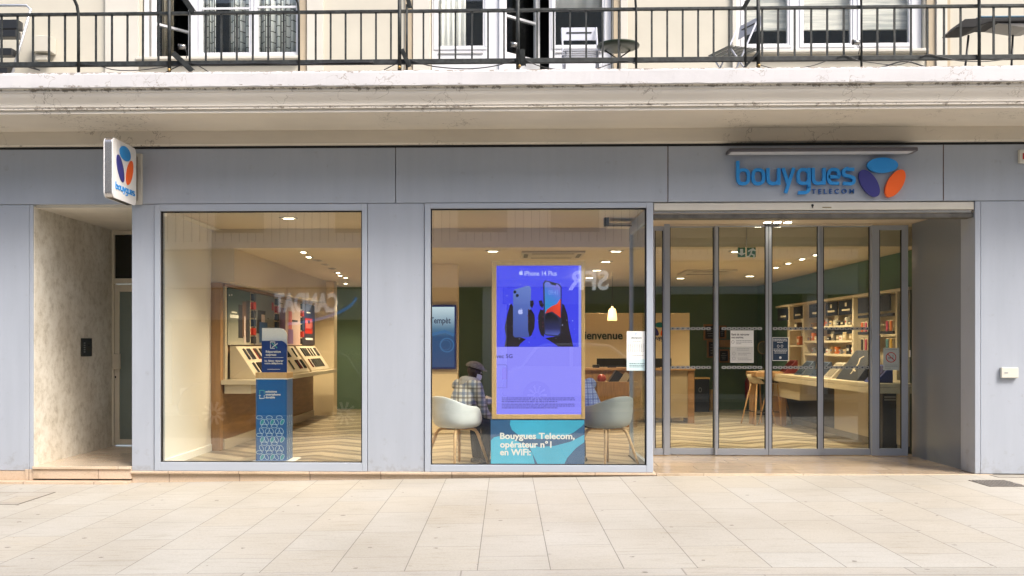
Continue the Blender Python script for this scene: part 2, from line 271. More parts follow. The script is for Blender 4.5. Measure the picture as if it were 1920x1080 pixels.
# ------------------------------------------------------------------ mesh helpers
class MB:
    def __init__(s): s.v = []; s.f = []; s.m = []; s.sm = []
    def add(s, vs, fs, mi=0, smooth=False):
        o = len(s.v); s.v += [Vector(v) for v in vs]
        for f in fs: s.f.append([i + o for i in f]); s.m.append(mi); s.sm.append(smooth)
        return s
    def box(s, x0, x1, y0, y1, z0, z1, mi=0):
        x0, x1 = min(x0, x1), max(x0, x1); y0, y1 = min(y0, y1), max(y0, y1); z0, z1 = min(z0, z1), max(z0, z1)
        v = [(x0, y0, z0), (x1, y0, z0), (x1, y1, z0), (x0, y1, z0), (x0, y0, z1), (x1, y0, z1), (x1, y1, z1), (x0, y1, z1)]
        return s.add(v, [(0, 3, 2, 1), (4, 5, 6, 7), (0, 1, 5, 4), (1, 2, 6, 5), (2, 3, 7, 6), (3, 0, 4, 7)], mi)
    def prism(s, pts, vec, mi=0):
        n = len(pts); p = [Vector(q) for q in pts]; q = [a + Vector(vec) for a in p]
        nrm = Vector((0, 0, 0))
        for i in range(n): nrm += p[i].cross(p[(i + 1) % n])
        if nrm.dot(Vector(vec)) > 0: p.reverse(); q.reverse()
        return s.add(p + q, [tuple(range(n)), tuple(range(2 * n - 1, n - 1, -1))] + [(i, i + n, (i + 1) % n + n, (i + 1) % n) for i in range(n)], mi)
    def tube(s, pts, r, n=8, mi=0, cap=True, flat=1.0):
        pts = [Vector(p) for p in pts]; rs = r if isinstance(r, (list, tuple)) else [r] * len(pts)
        vs, fs = [], []; prev = None
        for i, p in enumerate(pts):
            a = pts[max(i - 1, 0)]; b = pts[min(i + 1, len(pts) - 1)]; d = (b - a).normalized()
            if prev is None:
                ref = Vector((0, 0, 1)) if abs(d.z) < 0.9 else Vector((0, 1, 0)); u = d.cross(ref).normalized()
            else: u = (prev - d * prev.dot(d)).normalized()
            prev = u; w = d.cross(u)
            for k in range(n):
                t = 2 * math.pi * k / n; vs.append(p + (u * math.cos(t) + w * math.sin(t) * flat) * rs[i])
        for i in range(len(pts) - 1):
            for k in range(n):
                a = i * n + k; b = i * n + (k + 1) % n; fs.append((a, b, b + n, a + n))
        s.add(vs, fs, mi, n > 5)
        if cap:
            o = len(s.v) - len(vs); s.f.append([o + k for k in range(n)][::-1]); s.m.append(mi); s.sm.append(False)
            s.f.append([o + (len(pts) - 1) * n + k for k in range(n)]); s.m.append(mi); s.sm.append(False)
        return s
    def lathe(s, prof, c, n=24, mi=0, sx=1, sy=1):
        vs, fs = [], []; c = Vector(c)
        for r, z in prof:
            for k in range(n):
                t = 2 * math.pi * k / n; vs.append(c + Vector((r * math.cos(t) * sx, r * math.sin(t) * sy, z)))
        for i in range(len(prof) - 1):
            for k in range(n):
                a = i * n + k; b = i * n + (k + 1) % n; fs.append((a, b, b + n, a + n))
        return s.add(vs, fs, mi, True)
    def disc(s, c, rx, rz, depth, ang=0, n=40, mi=0, U=Vector((1, 0, 0)), V=Vector((0, 0, 1)), D=Vector((0, -1, 0))):
        c = Vector(c); pts = []
        for k in range(n):
            t = 2 * math.pi * k / n; a, b = rx * math.cos(t), rz * math.sin(t)
            a, b = a * math.cos(ang) - b * math.sin(ang), a * math.sin(ang) + b * math.cos(ang); pts.append(c + U * a + V * b)
        return s.prism(pts, D * depth, mi)
    def xform(s, mtx):
        s.v = [mtx @ v for v in s.v]; return s
    def build(s, name, mats, parent=None, bevel=0.0, seg=2, solid=0, sub=0):
        me = bpy.data.meshes.new(name); o = bpy.data.objects.new(name, me); COL.objects.link(o)
        off = Vector((0, 0, 0)); p = parent
        while p is not None: off += p.location; p = p.parent
        me.from_pydata([tuple(v - off) for v in s.v], [], s.f); me.validate(); me.update()
        for m in (mats if isinstance(mats, (list, tuple)) else [mats]): me.materials.append(m)
        if len(me.polygons) == len(s.f):
            for p_, mi, sm in zip(me.polygons, s.m, s.sm): p_.material_index = mi; p_.use_smooth = sm
        if parent is not None: o.parent = parent
        if solid:
            k = o.modifiers.new('solid', 'SOLIDIFY'); k.thickness = solid; k.offset = 0
        if sub:
            k = o.modifiers.new('sub', 'SUBSURF'); k.levels = sub; k.render_levels = sub
        if bevel:
            k = o.modifiers.new('bevel', 'BEVEL'); k.width = bevel; k.segments = seg; k.limit_method = 'ANGLE'; k.angle_limit = R(40)
        return o
def B(x0, x1, y0, y1, z0, z1): return MB().box(x0, x1, y0, y1, z0, z1)
def tag(o, label=None, cat=None, group=None, kind=None):
    if label: o['label'] = label
    if cat: o['category'] = cat
    if group: o['group'] = group
    if kind: o['kind'] = kind
    return o
def thing(name, loc, label, cat, group=None):
    o = bpy.data.objects.new(name, None); COL.objects.link(o); o.location = loc; o.empty_display_size = 0.1
    return tag(o, label, cat, group)
def copy_tree(o, parent=None):
    c = o.copy(); COL.objects.link(c); c.parent = parent
    for ch in o.children: copy_tree(ch, c)
    return c
_kids = {}
def text_mesh(s, x0, x1, z0, z1, Y, mat, parent, name='lettering', depth=0.002, bold=0.0, facing=-1, fit='wh', plane='XZ', conv=None):
    """writing with given outer box on a plane that faces the street (facing=-1) or the other way (+1)"""
    cu = bpy.data.curves.new('t', 'FONT'); cu.body = s; cu.size = 1; cu.offset = bold; cu.resolution_u = 3; cu.space_line = 0.95
    o = bpy.data.objects.new('t', cu); me = bpy.data.meshes.new_from_object(o)
    vs_ = [v.co.copy() for v in me.vertices]; fs_ = [list(p.vertices) for p in me.polygons]
    bpy.data.objects.remove(o); bpy.data.meshes.remove(me)
    xa, xb = min(v.x for v in vs_), max(v.x for v in vs_); ya, yb = min(v.y for v in vs_), max(v.y for v in vs_)
    sx = (x1 - x0) / (xb - xa); sy = (z1 - z0) / (yb - ya)
    if fit == 'w': sy = sx
    bm = bmesh.new(); bv = []
    for v in vs_:
        a = x0 + (v.x - xa) * sx; b = z0 + (v.y - ya) * sy
        bv.append(bm.verts.new((a, 0, b)))
    for f in fs_:
        try: bm.faces.new([bv[i] for i in f])
        except ValueError: pass
    bmesh.ops.dissolve_limit(bm, angle_limit=0.01, verts=bm.verts, edges=bm.edges)
    ex = bmesh.ops.extrude_face_region(bm, geom=list(bm.faces)); mv = [g for g in ex['geom'] if isinstance(g, bmesh.types.BMVert)]
    bmesh.ops.translate(bm, vec=(0, depth, 0), verts=mv); bmesh.ops.recalc_face_normals(bm, faces=bm.faces)
    bmesh.ops.triangulate(bm, faces=bm.faces)
    bm.verts.index_update(); m = MB()
    V = []
    for v in bm.verts:
        a, d, b = v.co
        if conv: V.append(conv(a, d, b))
        elif facing < 0: V.append((a, Y - depth + d, b))
        else: V.append((x0 + x1 - a, Y + depth - d, b))
    m.add(V, [[v.index for v in f.verts] for f in bm.faces]); bm.free()
    return m.build(name, mat, parent)

def ribbon(mb, pts, w, depth, y0, mi, conv):
    """a flat stroke of width w along pts (local 2D), standing y0..y0+depth off its wall"""
    P = [Vector((p[0], p[1], 0)) for p in pts]; L, Rr = [], []
    for i, p in enumerate(P):
        a = P[max(i - 1, 0)]; b = P[min(i + 1, len(P) - 1)]; d = (b - a).normalized(); n = Vector((-d.y, d.x, 0))
        k = 1.0
        if 0 < i < len(P) - 1:
            d1 = (p - a).normalized(); k = 1 / max(0.5, abs(n.dot(Vector((-d1.y, d1.x, 0)))))
        L.append(p + n * w / 2 * k); Rr.append(p - n * w / 2 * k)
    for i in range(len(P) - 1):
        q = [L[i], Rr[i], Rr[i + 1], L[i + 1]]
        v = [conv(a.x, y0 + depth, a.y) for a in q] + [conv(a.x, y0, a.y) for a in q]
        fs = [(0, 1, 2, 3), (7, 6, 5, 4), (0, 3, 7, 4), (1, 5, 6, 2)]
        if i == 0: fs.append((0, 4, 5, 1))
        if i == len(P) - 2: fs.append((3, 2, 6, 7))
        mb.add(v, fs, mi)
def arc(cx, cy, rx, ry, a0, a1, n=14, p=2.6):
    out = []
    for i in range(n + 1):
        t = R(a0 + (a1 - a0) * i / n); c, s_ = math.cos(t), math.sin(t)
        out.append((cx + rx * math.copysign(abs(c) ** (2 / p), c), cy + ry * math.copysign(abs(s_) ** (2 / p), s_)))
    return out
def wordmark(mb, x0, x1, zb, xh, depth, stand, conv, mi=0, thick=0.188):
    """the eight letters of the shop name, drawn as strokes; xh = x-height"""
    u = (x1 - x0) / 8.0; w = u * 0.93
    def T(pts, i): return [(x0 + i * u + p[0] * w, zb + p[1] * xh) for p in pts]
    h = thick / 2; sw = thick * xh; k = xh / w; hx = h * k
    xr = 1 - hx; mid = 0.5; rx = 0.5 - hx; ry = 0.5 - h
    letters = [
        [[(hx, 1.43), (hx, 0.55), (hx, 0.45)], arc(.5, .5, rx, ry, 150, -180, 26) ],
        [arc(.5, .5, rx, ry, 90, 450, 32)],
        [[(hx, 1.0), (hx, .6)] + arc(.5, .5, rx, ry, 180, 270, 10), [(xr, 1.0), (xr, h * .2)], arc(.5, .5, rx, ry, 270, 360, 10)],
        [[(hx, 1.0), (.5, .03)], [(1 - hx, 1.0), (.5, .03), (.30, -.46)]],
        [arc(.5, .5, rx, ry, 30, 330, 26), [(xr, 1.0), (xr, .0), (xr, -.18)] + arc(.5, -.14, rx, .31, 0, -90, 8) + [(.12, -.45)]],
        [[(hx, 1.0), (hx, .6)] + arc(.5, .5, rx, ry, 180, 270, 10), [(xr, 1.0), (xr, h * .2)], arc(.5, .5, rx, ry, 270, 360, 10)],
        [[(hx, .47), (xr, .47), (xr, .55)] + arc(.5, .5, rx, ry, 8, 270, 24) + [(.88, h)]],
        [[(.88, 1 - h), (.45, 1 - h)] + arc(.42, .735, .42 - hx, .235 - h * .35, 90, 250, 8) + [(.55, .5)] + arc(.56, .265, .42 - hx, .235 - h * .35, 70, -90, 8) + [(.1, h)]],
    ]
    q = 0
    for i, st in enumerate(letters):
        for s_ in st:
            ribbon(mb, T(s_, i), sw, depth + q * 0.0006 * depth / 0.03, stand, mi, conv); q = (q + 1) % 5
    return mb
def petals(c, s, depth, stand, conv, parent, mats=None):
    """three oval petals, c = centre of the emblem, s = size of one petal's half length"""
    mats = mats or (L_BLUE, L_IND, L_ORG)
    for (dx, dz, a), m in zip(((0.0, 0.89, 0), (-0.86, -0.29, -58), (0.82, -0.30, 60)), mats):
        pts = []
        for k in range(40):
            t = 2 * math.pi * k / 40; A, Bv = s * math.cos(t), s * 0.5 * math.sin(t); r = R(a)
            pts.append((c[0] + dx * s + A * math.cos(r) - Bv * math.sin(r), c[1] + dz * s + A * math.sin(r) + Bv * math.cos(r)))
        a0 = [Vector(conv(p[0], stand, p[1])) for p in pts]; vec = Vector(conv(0, depth, 0)) - Vector(conv(0, 0, 0))
        MB().prism(a0, vec).build('oval', m, parent, 0)
def front(Y):  # drawing plane facing the street
    return lambda a, d, b: Vector((a, Y - d, b))

# ------------------------------------------------------------------ ground
def gz(x):
    k = [(-60, -0.09), (-4.3, -0.09), (1.65, 0.012), (5.3, 0.036), (60, 0.036)]
    for (a, za), (b, zb) in zip(k, k[1:]):
        if x <= b: return za + (zb - za) * (x - a) / (b - a)
    return k[-1][1]
xs = [-150, -60, -30, -12, -8, -4.3, -2, 0, 1.65, 3.5, 5.3, 8, 12, 30, 60, 150]
def sheet(name, y0, y1, dz, mat, label=None):
    m = MB(); vs_ = [(x, y, gz(x) + dz) for y in (y0, y1) for x in xs]; n = len(xs)
    m.add(vs_, [(i, i + 1, i + 1 + n, i + n) for i in range(n - 1)])
    return tag(m.build(name, mat), kind='structure')
sheet('ground', -150, 150, -0.30, ROADM)
def slab(name, y0, y1, dz, th, mat):
    m = MB(); n = len(xs)
    vs_ = [(x, y, gz(x) + d) for d in (dz, dz - th) for y in (y0, y1) for x in xs]
    f = [(i, i + 1, i + 1 + n, i + n) for i in range(n - 1)] + [(i + 1 + 2 * n, i + 2 * n, i + 3 * n, i + 1 + 3 * n) for i in range(n - 1)] + [(i, i + 2 * n, i + 1 + 2 * n, i + 1) for i in range(n - 1)] + [(i + n, i + 1 + n, i + 1 + 3 * n, i + 3 * n) for i in range(n - 1)]
    m.add(vs_, f); return tag(m.build(name, mat), kind='structure')
slab('pavement', -4.60, 0.5, 0, 0.25, PAVE)
PAVE2 = stone_mat('gutter_slabs', (0.36, 0.34, 0.295), (0.40, 0.38, 0.34), (0.10, 0.085, 0.07), 1.45, 0.42, 0.006, swap=False, rough=0.65, offy=0.19, offx=0.3)
slab('kerb', -5.44, -4.606, 0.0, 0.25, PAVE2)
slab('road', -10.9, -5.45, -0.02, 0.2, ROADM)
slab('pavement', -13.6, -10.91, 0.06, 0.3, PAVE2)

# ------------------------------------------------------------------ building
ZF = 3.078       # underside of the fascia panels
ZT = 3.70        # top of them
ZP = 0.048       # foot of the pillars
bld = thing('shop_building', (0, 0, 0), 'pale building with blue grey shopfront panels, cream cornice and long balcony', 'building')
PT = 0.10        # cladding thickness
# fascia panels split at the joints seen in the photo
jx = [-9.0, X_(742, 0), X_(1252, 0), X_(1768, 0), 9.0]
for a, b in zip(jx, jx[1:]):
    B(a + 0.004, b - 0.004, -0.012, 0.14, ZF, ZT).build('fascia_panel', PANEL, bld, 0.004)
B(-9, 9, 0.02, 0.35, ZF + 0.02, ZT + 0.2).build('lintel', BLACK, bld)
B(-9, 9, -0.002, 0.3, ZT, ZT + 0.028).build('shadow_gap', BLACK, bld)
for x in jx[2:4]: B(x - .0038, x + .0038, -0.013, 0.13, ZF + .002, ZT - .002).build('joint_filler', M('rusty_filler', (.10, .06, .04), .9, 0, .5, 20), bld)
# pillars
def pillar(x0, x1, y1=0.30, z0=ZP, z1=ZF - 0.004, joints=()):
    xs_ = [x0] + list(joints) + [x1]; m = MB()
    for a, b in zip(xs_, xs_[1:]): m.box(a + 0.0015, b - 0.0015, 0, y1, z0, z1)
    return m.build('pillar_cladding', PANEL, bld, 0.004)
xl0, xl1 = -9.0, X_(55, 0)
pillar(xl0, xl1 + 0.045, 0.22, joints=(xl1,))
P1a, P1b = X_(247, 0), X_(290, 0); W1a, W1b = P1b, X_(689, 0); W2a, W2b = X_(796, 0), X_(1225, 0)
pillar(P1a, P1b, 0.35)
pillar(W1b, W2a, 0.35)
RX0 = X_(1828, 0)
pillar(RX0, 9.0, 0.35, joints=(RX0 + 0.062,))
# recess right side wall of the entrance (blue-grey, its shade painted in as a darker tone, runs back to the door)
XR = 5.235; DY = 1.77
B(XR, XR + 0.12, 0.08, DY + 0.05, 0.04, 3.04).build('side_panel', M('shaded_side_panel', (.19, .215, .25), .3, 0, .04, 1), bld, 0.003)
B(XR - 0.006, XR + 0.03, 0.03, 0.078, 0.04, 3.04).build('shutter_guide', BLACK, bld)
# plinth stones under windows
m = MB(); zb = -0.2
m.box(P1a, W2b + 0.02, 0.012, 0.5, zb, 0.018); 
plinth = m.build('plinth', PLINTH, bld, 0.003)
B(P1a - 0.005, W2b + 0.03, -0.028, 0.5, 0.018, ZP).build('plinth_cap', PLINTH, bld, 0.006)
# entrance floor
tag(B(W2b + 0.035, XR + 0.15, -0.02, DY + 0.3, -0.15, 0.044).build('entrance_floor', MARBLE, None, 0.004), kind='structure')
# big windows: frame + pane
def shop_window(x0, x1, gx0, gx1, gz0, gz1, z0, z1):
    w = bpy.data.objects.new('shop_window', None); COL.objects.link(w); w.parent = bld
    m = MB(); yo = -0.018
    for (a, b, c, d) in ((x0, gx0, z0, z1), (gx1, x1, z0, z1), (gx0, gx1, z0, gz0), (gx0, gx1, gz1, z1)):
        m.box(a + (0.003 if a == x0 else 0), b - (0.003 if b == x1 else 0), yo, 0.09, c, d)
    m.build('frame', PANEL_D, w, 0.005)
    g = 0.012; m = MB()
    for (a, b, c, d) in ((gx0, gx0 + g, gz0, gz1), (gx1 - g, gx1, gz0, gz1), (gx0 + g, gx1 - g, gz0, gz0 + g * .6), (gx0 + g, gx1 - g, gz1 - g, gz1)):
        m.box(a, b, 0.012, 0.06, c, d)
    m.build('gasket', BLACK, w)
    B(gx0 + g, gx1 - g, 0.030, 0.042, gz0 + g * .6, gz1 - g).build('glass', GLASS, w)
    return w
r1 = rect(301, 395.5, 679, 867, 0.0); shop_window(W1a, W1b, r1[0], r1[1], r1[2], r1[3], ZP + 0.002, ZF - 0.006)
r2 = rect(807.5, 390.5, 1212, 872, 0.0); shop_window(W2a, W2b, r2[0], r2[1], r2[2], r2[3], ZP + 0.002, ZF - 0.006)
# glazed return wall between window bay and entrance
w = bpy.data.objects.new('side_window', None); COL.objects.link(w); w.parent = bld
m = MB(); xs0, xs1 = W2b - 0.05, W2b - 0.004
m.box(xs0, xs1, 0.095, DY - .05, 0.05, 0.13); m.box(xs0, xs1, 0.095, DY - .05, 2.90, 3.04); m.box(xs0, xs1, DY - 0.05, DY + 0.03, 0.05, 3.04)
m.build('frame', PANEL_D, w, 0.003)
B(xs0 + 0.018, xs0 + 0.028, 0.095, DY - 0.05, 0.13, 2.90).build('glass', GLASS_D, w)
# entrance soffit with shutter box
B(W2b - 0.05, XR + 0.2, 0.25, DY + 0.06, 3.045, 3.2).build('entrance_soffit', CEIL, bld)
sb = rect(1228, 379, 1824, 393.5, 0.0)
o = MB().box(W2b + 0.008, RX0 - 0.004, 0.012, 0.10, sb[2] + 0.0, ZF - 0.006).build('shutter_box', SHUT, bld, 0.006)
m = MB(); za, zc = sb[2] - 0.002, Z_(1500, 408, 0.0)
m.box(W2b + 0.008, RX0 - 0.004, 0.03, 0.20, zc, za - 0.035, 0); m.box(W2b + 0.008, RX0 - 0.03, 0.018, 0.05, za - 0.030, za - 0.006, 1)
m.build('shutter_slat', [M('dark_shutter', (0.10, 0.095, 0.085), 0.6, 0.2, 0.3, 9), STEEL], bld, 0.003)
c = at(1524, 386, 0.0); MB().disc((c.x, 0.012, c.z + 0.006), 0.014, 0.014, 0.004).box(c.x - .006, c.x + .006, 0.008, 0.012, c.z - 0.022, c.z + .004).build('keyhole', BLACK, bld)
c = at(1551, 387, 0.0); B(c.x - .05, c.x + .05, 0.007, 0.012, c.z - 0.014, c.z - .004).build('maker_plate', M('brass_plate', (.25, .2, .1), .4, .6), bld)
# ---- door screen at the back of the entrance
def px(x): return X_(x, DY)
DB, DT = 0.052, Z_(1450, 423, DY)
def leaf(name, f0, g0, g1, f1, y=DY, band=True, low=0.085, top=0.012):
    d = bpy.data.objects.new(name, None); COL.objects.link(d); d.parent = bld
    a, b, c, e = px(f0), px(g0), px(g1), px(f1); m = MB(); t = 0.045
    if b > a: m.box(a, b, y, y + t, DB, DT)
    if e > c: m.box(c, e, y, y + t, DB, DT)
    m.box(b, c, y, y + t, DB, DB + low); m.box(b, c, y, y + t, DT - top, DT)
    m.build('frame', PANEL_D, d, 0.003)
    MB().box(b, b + .012, y + .008, y + .036, DB + low, DT - top).box(c - .008, c, y + .008, y + .036, DB + low, DT - top).build('gasket', BLACK, d)
    B(b + .012, c - .008, y + 0.018, y + 0.028, DB + low, DT - top).build('glass', GLASS_D, d)
    if band:
        for yy in (616, 689):
            m = MB(); x = 1252.0
            while x < 1645:
                if g0 + 4 < x < g1 - 4:
                    cc = at(x, yy, y)
                    z = cc.z
                    rr = []
                    for k in range(20):
                        t_ = 2 * math.pi * k / 20; rr.append((cc.x + .031 * math.copysign(abs(math.cos(t_)) ** .6, math.cos(t_)), y + 0.0165, z + .019 * math.copysign(abs(math.sin(t_)) ** .6, math.sin(t_))))
                    m.prism(rr, (0, -0.001, 0), 0)
                    m.disc((cc.x, y + 0.0150, z), 0.009, 0.008, 0.001, 0, 10, 1)
                    if x + 9.62 < g1 - 4: m.box(cc.x + .028, cc.x + .040, y + 0.0155, y + 0.0162, z - 0.004, z + 0.004, 0)
                x += 9.62
            m.build('sticker_band_pattern', [STICK, NAVY], d)
    return d
leaf('fixed_door_panel', 1225.5, 1228, 1243, 1256, DY + 0.002, band=False, low=0.085, top=0.06)
leaf('fixed_door_panel', 1256.5, 1257, 1340, 1343, DY + 0.055)
leaf('sliding_door', 1341, 1347, 1436, 1441, DY + 0.004)
leaf('sliding_door', 1442, 1447, 1534, 1538, DY + 0.004)
leaf('fixed_door_panel', 1537, 1546, 1634, 1637, DY + 0.055)
leaf('fixed_door_panel', 1635, 1649, 1691, 1703, DY + 0.002, band=False, low=0.09, top=0.06)
B(px(1441.1), px(1441.9), DY + .006, DY + .03, DB, DT).build('door_gap_seal', BLACK, bld)
B(px(1256), px(1636), DY + 0.0, DY + 0.14, DT + 0.001, 3.044).build('door_track_box', CEIL, bld)
B(px(1256), px(1636), DY + 0.102, DY + 0.12, DB, DB + .02).build('door_track', BLACK, bld)
c = at(1448, 421, DY - .06); B(c.x - 0.09, c.x + 0.09, DY - 0.07, DY - 0.003, c.z - 0.012, c.z + .022).build('door_sensor', BLACKP, bld, 0.006)
B(px(1245), px(1256), DY - .012, DY - .001, DB, 3.044).build('door_jamb', PANEL_D, bld, .003)

# ---- left recess with the residents' door
RY = 2.25; rx = X_(63, 0.0)
ws = rect(63, 385, 210, 873, 0)
xw = rx
B(xw - 0.30, xw, 0.02, RY, -0.1, 3.06).build('recess_wall', RECESS, bld)
B(xw, P1a + 0.35, 0.05, RY + 0.2, 3.045, 3.2).build('recess_ceiling', M('recess_ceiling_paint', (.70, .65, .55), .8), bld)
B(P1a + 0.05, P1a + 0.12, 0.36, RY, 0, 3.04).build('recess_wall', RECESS, bld)
B(P1a + 0.0, P1a + 0.05, 0.30, RY, ZP, 3.04).build('recess_lining', RECESS, bld)
RF = 0.10
tag(B(xw, P1a + 0.0, -0.035, RY + .3, 0.068, RF).build('recess_floor', MARBLE, None, 0.004), kind='structure')
m = MB(); m.box(xw, P1a, -0.015, RY, -0.045, 0.067); m.build('step_riser', PLINTH, bld, 0.003)
m = MB(); m.box(-9, P1a - 0.004, -0.14, 0.02, -0.2, -0.062); m.build('low_step', PLINTH, bld, 0.004)
m = MB(); m.box(-9, xw - 0.10, 0.006, 0.3, -0.061, 0.046); m.box(xw - 0.098, xw - .002, -0.004, 0.3, -0.061, 0.062); m.build('plinth', PLINTH, bld, 0.003)
d = bpy.data.objects.new('house_door', None); COL.objects.link(d); d.parent = bld
DOORP = M('cream_door_paint', (0.68, 0.63, 0.52), 0.5, 0, 0.05, 3)
def fr(x0, y0, x1, y1, yf, t, mb): a = rect(x0, y0, x1, y1, yf); mb.box(a[0], a[1], yf, yf + t, a[2], a[3])
m = MB(); yy = RY
z1, z0 = 3.044, RF + .004
xa, xb = X_(205.5, yy), X_(300, yy)
za1, za2 = Z_(225, 440, yy), Z_(225, 522, yy); zd = Z_(225, 533, yy)
gx0 = X_(214, yy); dgx = X_(223, yy); gb = Z_(225, 824, yy)
m.box(xa, gx0, yy, yy + .08, z0, z1); m.box(gx0, xb, yy, yy + .08, za1, z1); m.box(gx0, xb, yy, yy + .08, zd + .01, za2)
m.build('frame', DOORP, d, .004)
m = MB(); m.box(gx0 + .004, dgx, yy + .012, yy + .07, z0 + .01, zd); m.box(dgx, xb, yy + .012, yy + .07, z0 + .01, gb); m.box(dgx, xb, yy + .012, yy + .07, zd - .10, zd)
m.build('door_leaf', DOORP, d, .004)
B(dgx, xb, yy + .035, yy + .045, gb, zd - .10).build('glass', M('frosted_dark_glass', (0.20, 0.245, 0.225), 0.25), d)
B(gx0, xb, yy + .04, yy + .05, za2, za1).build('transom_glass', M('dark_glass', (0.02, 0.02, 0.015), 0.2), d)
h = rect(213.5, 663, 226.5, 692, yy); B(h[0], h[1], yy - .045, yy + .011, h[2], h[3]).build('handle', M('cream_handle', (.6, .55, .45), .4), d, .008)
h = at(216, 707, yy); MB().disc((h.x, yy + .011, h.z), .009, .016, .006).build('keyhole', BLACK, d)
h = at(201, 584, yy - .1); B(h.x - .05, h.x + .03, yy - .14, yy - .06, h.z - .03, h.z + .03).build('door_closer', M('cream_handle', (.6, .55, .45), .4), d, .01)
# house number keypad on the recess wall
a = atx(151, 634, xw); b = atx(170, 668, xw)
t = thing('intercom_panel', (xw, (a.y + b.y) / 2, (a.z + b.z) / 2), 'small dark metal intercom panel on the mottled stone wall beside the house door', 'intercom')
B(xw, xw + .02, a.y, b.y, b.z, a.z).build('plate', M('dark_bronze', (.045, .045, .04), .4, .5), t, .004)
m = MB()
for i in range(5): m.box(xw + .02, xw + .024, a.y + .05, a.y + .09, b.z + .05 + i * .028, b.z + .066 + i * .028)
m.build('button_pattern', STEEL, t); ymid = (a.y + b.y) / 2
MB().disc((xw + .02, ymid + .05, a.z - .09), .012, .012, .004, U=Vector((0, 1, 0)), D=Vector((1, 0, 0))).build('speaker', BLACK, t)

# ------------------------------------------------------------------ cornice, balcony slab, upper wall
ec = -1.05
prof = [(0.06, ZT + 0.03), (-0.03, ZT + 0.03), (-0.05, 3.72), (-0.05, 3.895), (-0.085, 3.905), (-0.93, 3.895), (-0.93, 3.925), (-0.955, 3.925), (-0.955, 3.945)]
for i in range(9):
    t_ = i / 8; prof.append((-0.965 - 0.055 * (1 - math.cos(t_ * math.pi)) / 2 * 1.0, 3.95 + 0.13 * t_))
prof += [(-1.03, 4.085), (-1.03, 4.115), (-1.045, 4.118), (-1.05, 4.125)]
top = [(-1.072, 4.127), (-1.072, 4.135), (-1.060, 4.262), (-1.045, 4.285), (-0.98, 4.292), (-0.7, 4.285), (-0.7, 4.15), (-1.04, 4.12)]
def extr(profile, x0, x1, seg=1):
    m = MB(); n = len(profile)
    for i in range(seg):
        a = x0 + (x1 - x0) * i / seg; b = x0 + (x1 - x0) * (i + 1) / seg
        vs_ = [(a, y, z) for y, z in profile] + [(b, y, z) for y, z in profile]
        fs = [(k, (k + 1) % n, (k + 1) % n + n, k + n) for k in range(n)]
        if i == 0: fs.append(tuple(range(n))[::-1])
        if i == seg - 1: fs.append(tuple(range(n, 2 * n)))
        m.add(vs_, fs)
    return m
def fixn(o):
    bm = bmesh.new(); bm.from_mesh(o.data); bmesh.ops.remove_doubles(bm, verts=bm.verts, dist=1e-5); bmesh.ops.recalc_face_normals(bm, faces=bm.faces); bm.to_mesh(o.data); bm.free(); return o
fixn(extr([(0.06, ZT + 0.03), (-0.03, ZT + 0.03), (-0.05, 3.745), (-0.05, 3.893), (0.06, 3.893)], -9, 9).build('beam', SOFF, bld))
fixn(extr([(-0.0, 3.894), (-0.93, 3.894), (-0.93, 3.99), (0.0, 3.99)], -9, 9).build('balcony_soffit', SOFF, bld))
fixn(extr([(-0.931, 3.888)] + prof[6:] + [(-0.9, 4.119), (-0.9, 3.888)], -9, 9).build('cornice', CORN, bld))
# slab edge with chipped irregular outline
m = MB(); rows = top[:]; n = len(rows); L = 360; vs_ = []; fs = []
for i in range(L + 1):
    x = -9 + 18 * i / L
    for j, (y, z) in enumerate(rows):
        q = mnoise.noise(Vector((x * 6, j * 3.1, 0))) * 0.004 + mnoise.noise(Vector((x * 25, j, 5))) * 0.002
        vs_.append((x, y + q * (j < 5), z + (q * 1.3 if 2 <= j <= 5 else 0)))
    if i < L:
        for k in range(n): fs.append((i * n + k, i * n + (k + 1) % n, (i + 1) * n + (k + 1) % n, (i + 1) * n + k))
m.add(vs_, fs); fixn(m.build('slab_edge', EDGE, bld))
WY = 0.55
B(-9, 9, -0.69, WY + .2, 4.0, 4.24).build('balcony_slab', M('balcony_concrete', (.38, .37, .35), .85), bld)
# upper wall with openings
def ux(x): return X_(x, WY)
def uz(y): return Z_(960, y, WY)
ops = [(ux(266), ux(560), uz(104)), (ux(808), ux(1148), 4.24), (ux(1380), ux(1733), uz(100))]
m = MB(); edges = [-9.0]
for a, b, s in ops: edges += [a, b]
edges.append(9.0); ZU = 8.5; ZTW = 6.6
for i in range(0, len(edges), 2): m.box(edges[i], edges[i + 1], WY, WY + .3, 4.1, ZU)
for a, b, s in ops:
    if s > 4.25: m.box(a, b, WY, WY + .3, 4.1, s)
    m.box(a, b, WY, WY + .3, ZTW, ZU)
m.build('upper_wall', CREAM, bld)
# slightly proud vertical strips framing the bays; the tan ones are shade painted in as strips
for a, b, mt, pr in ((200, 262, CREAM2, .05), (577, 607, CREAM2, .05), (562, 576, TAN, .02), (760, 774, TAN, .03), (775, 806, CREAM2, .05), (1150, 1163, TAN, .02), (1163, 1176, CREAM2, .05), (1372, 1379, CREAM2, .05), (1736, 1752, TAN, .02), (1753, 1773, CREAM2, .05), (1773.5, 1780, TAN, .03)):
    B(ux(a), ux(b), WY - pr, WY - .001, 4.24, 8.5).build('pilaster_or_shade_strip', mt, bld, .003)
B(ux(566), ux(760), WY - .004, WY - .001, 4.24, 8.5).build('wall_panel', CREAM, bld)
B(ops[0][0] - .05, ops[0][1] + .02, WY - .09, WY + .1, uz(110), uz(104) - .002).build('window_sill', CREAM2, bld, .006)
B(ops[2][0] - .05, ops[2][1] + .02, WY - .09, WY + .1, uz(106), uz(100) - .002).build('window_sill', CREAM2, bld, .006)
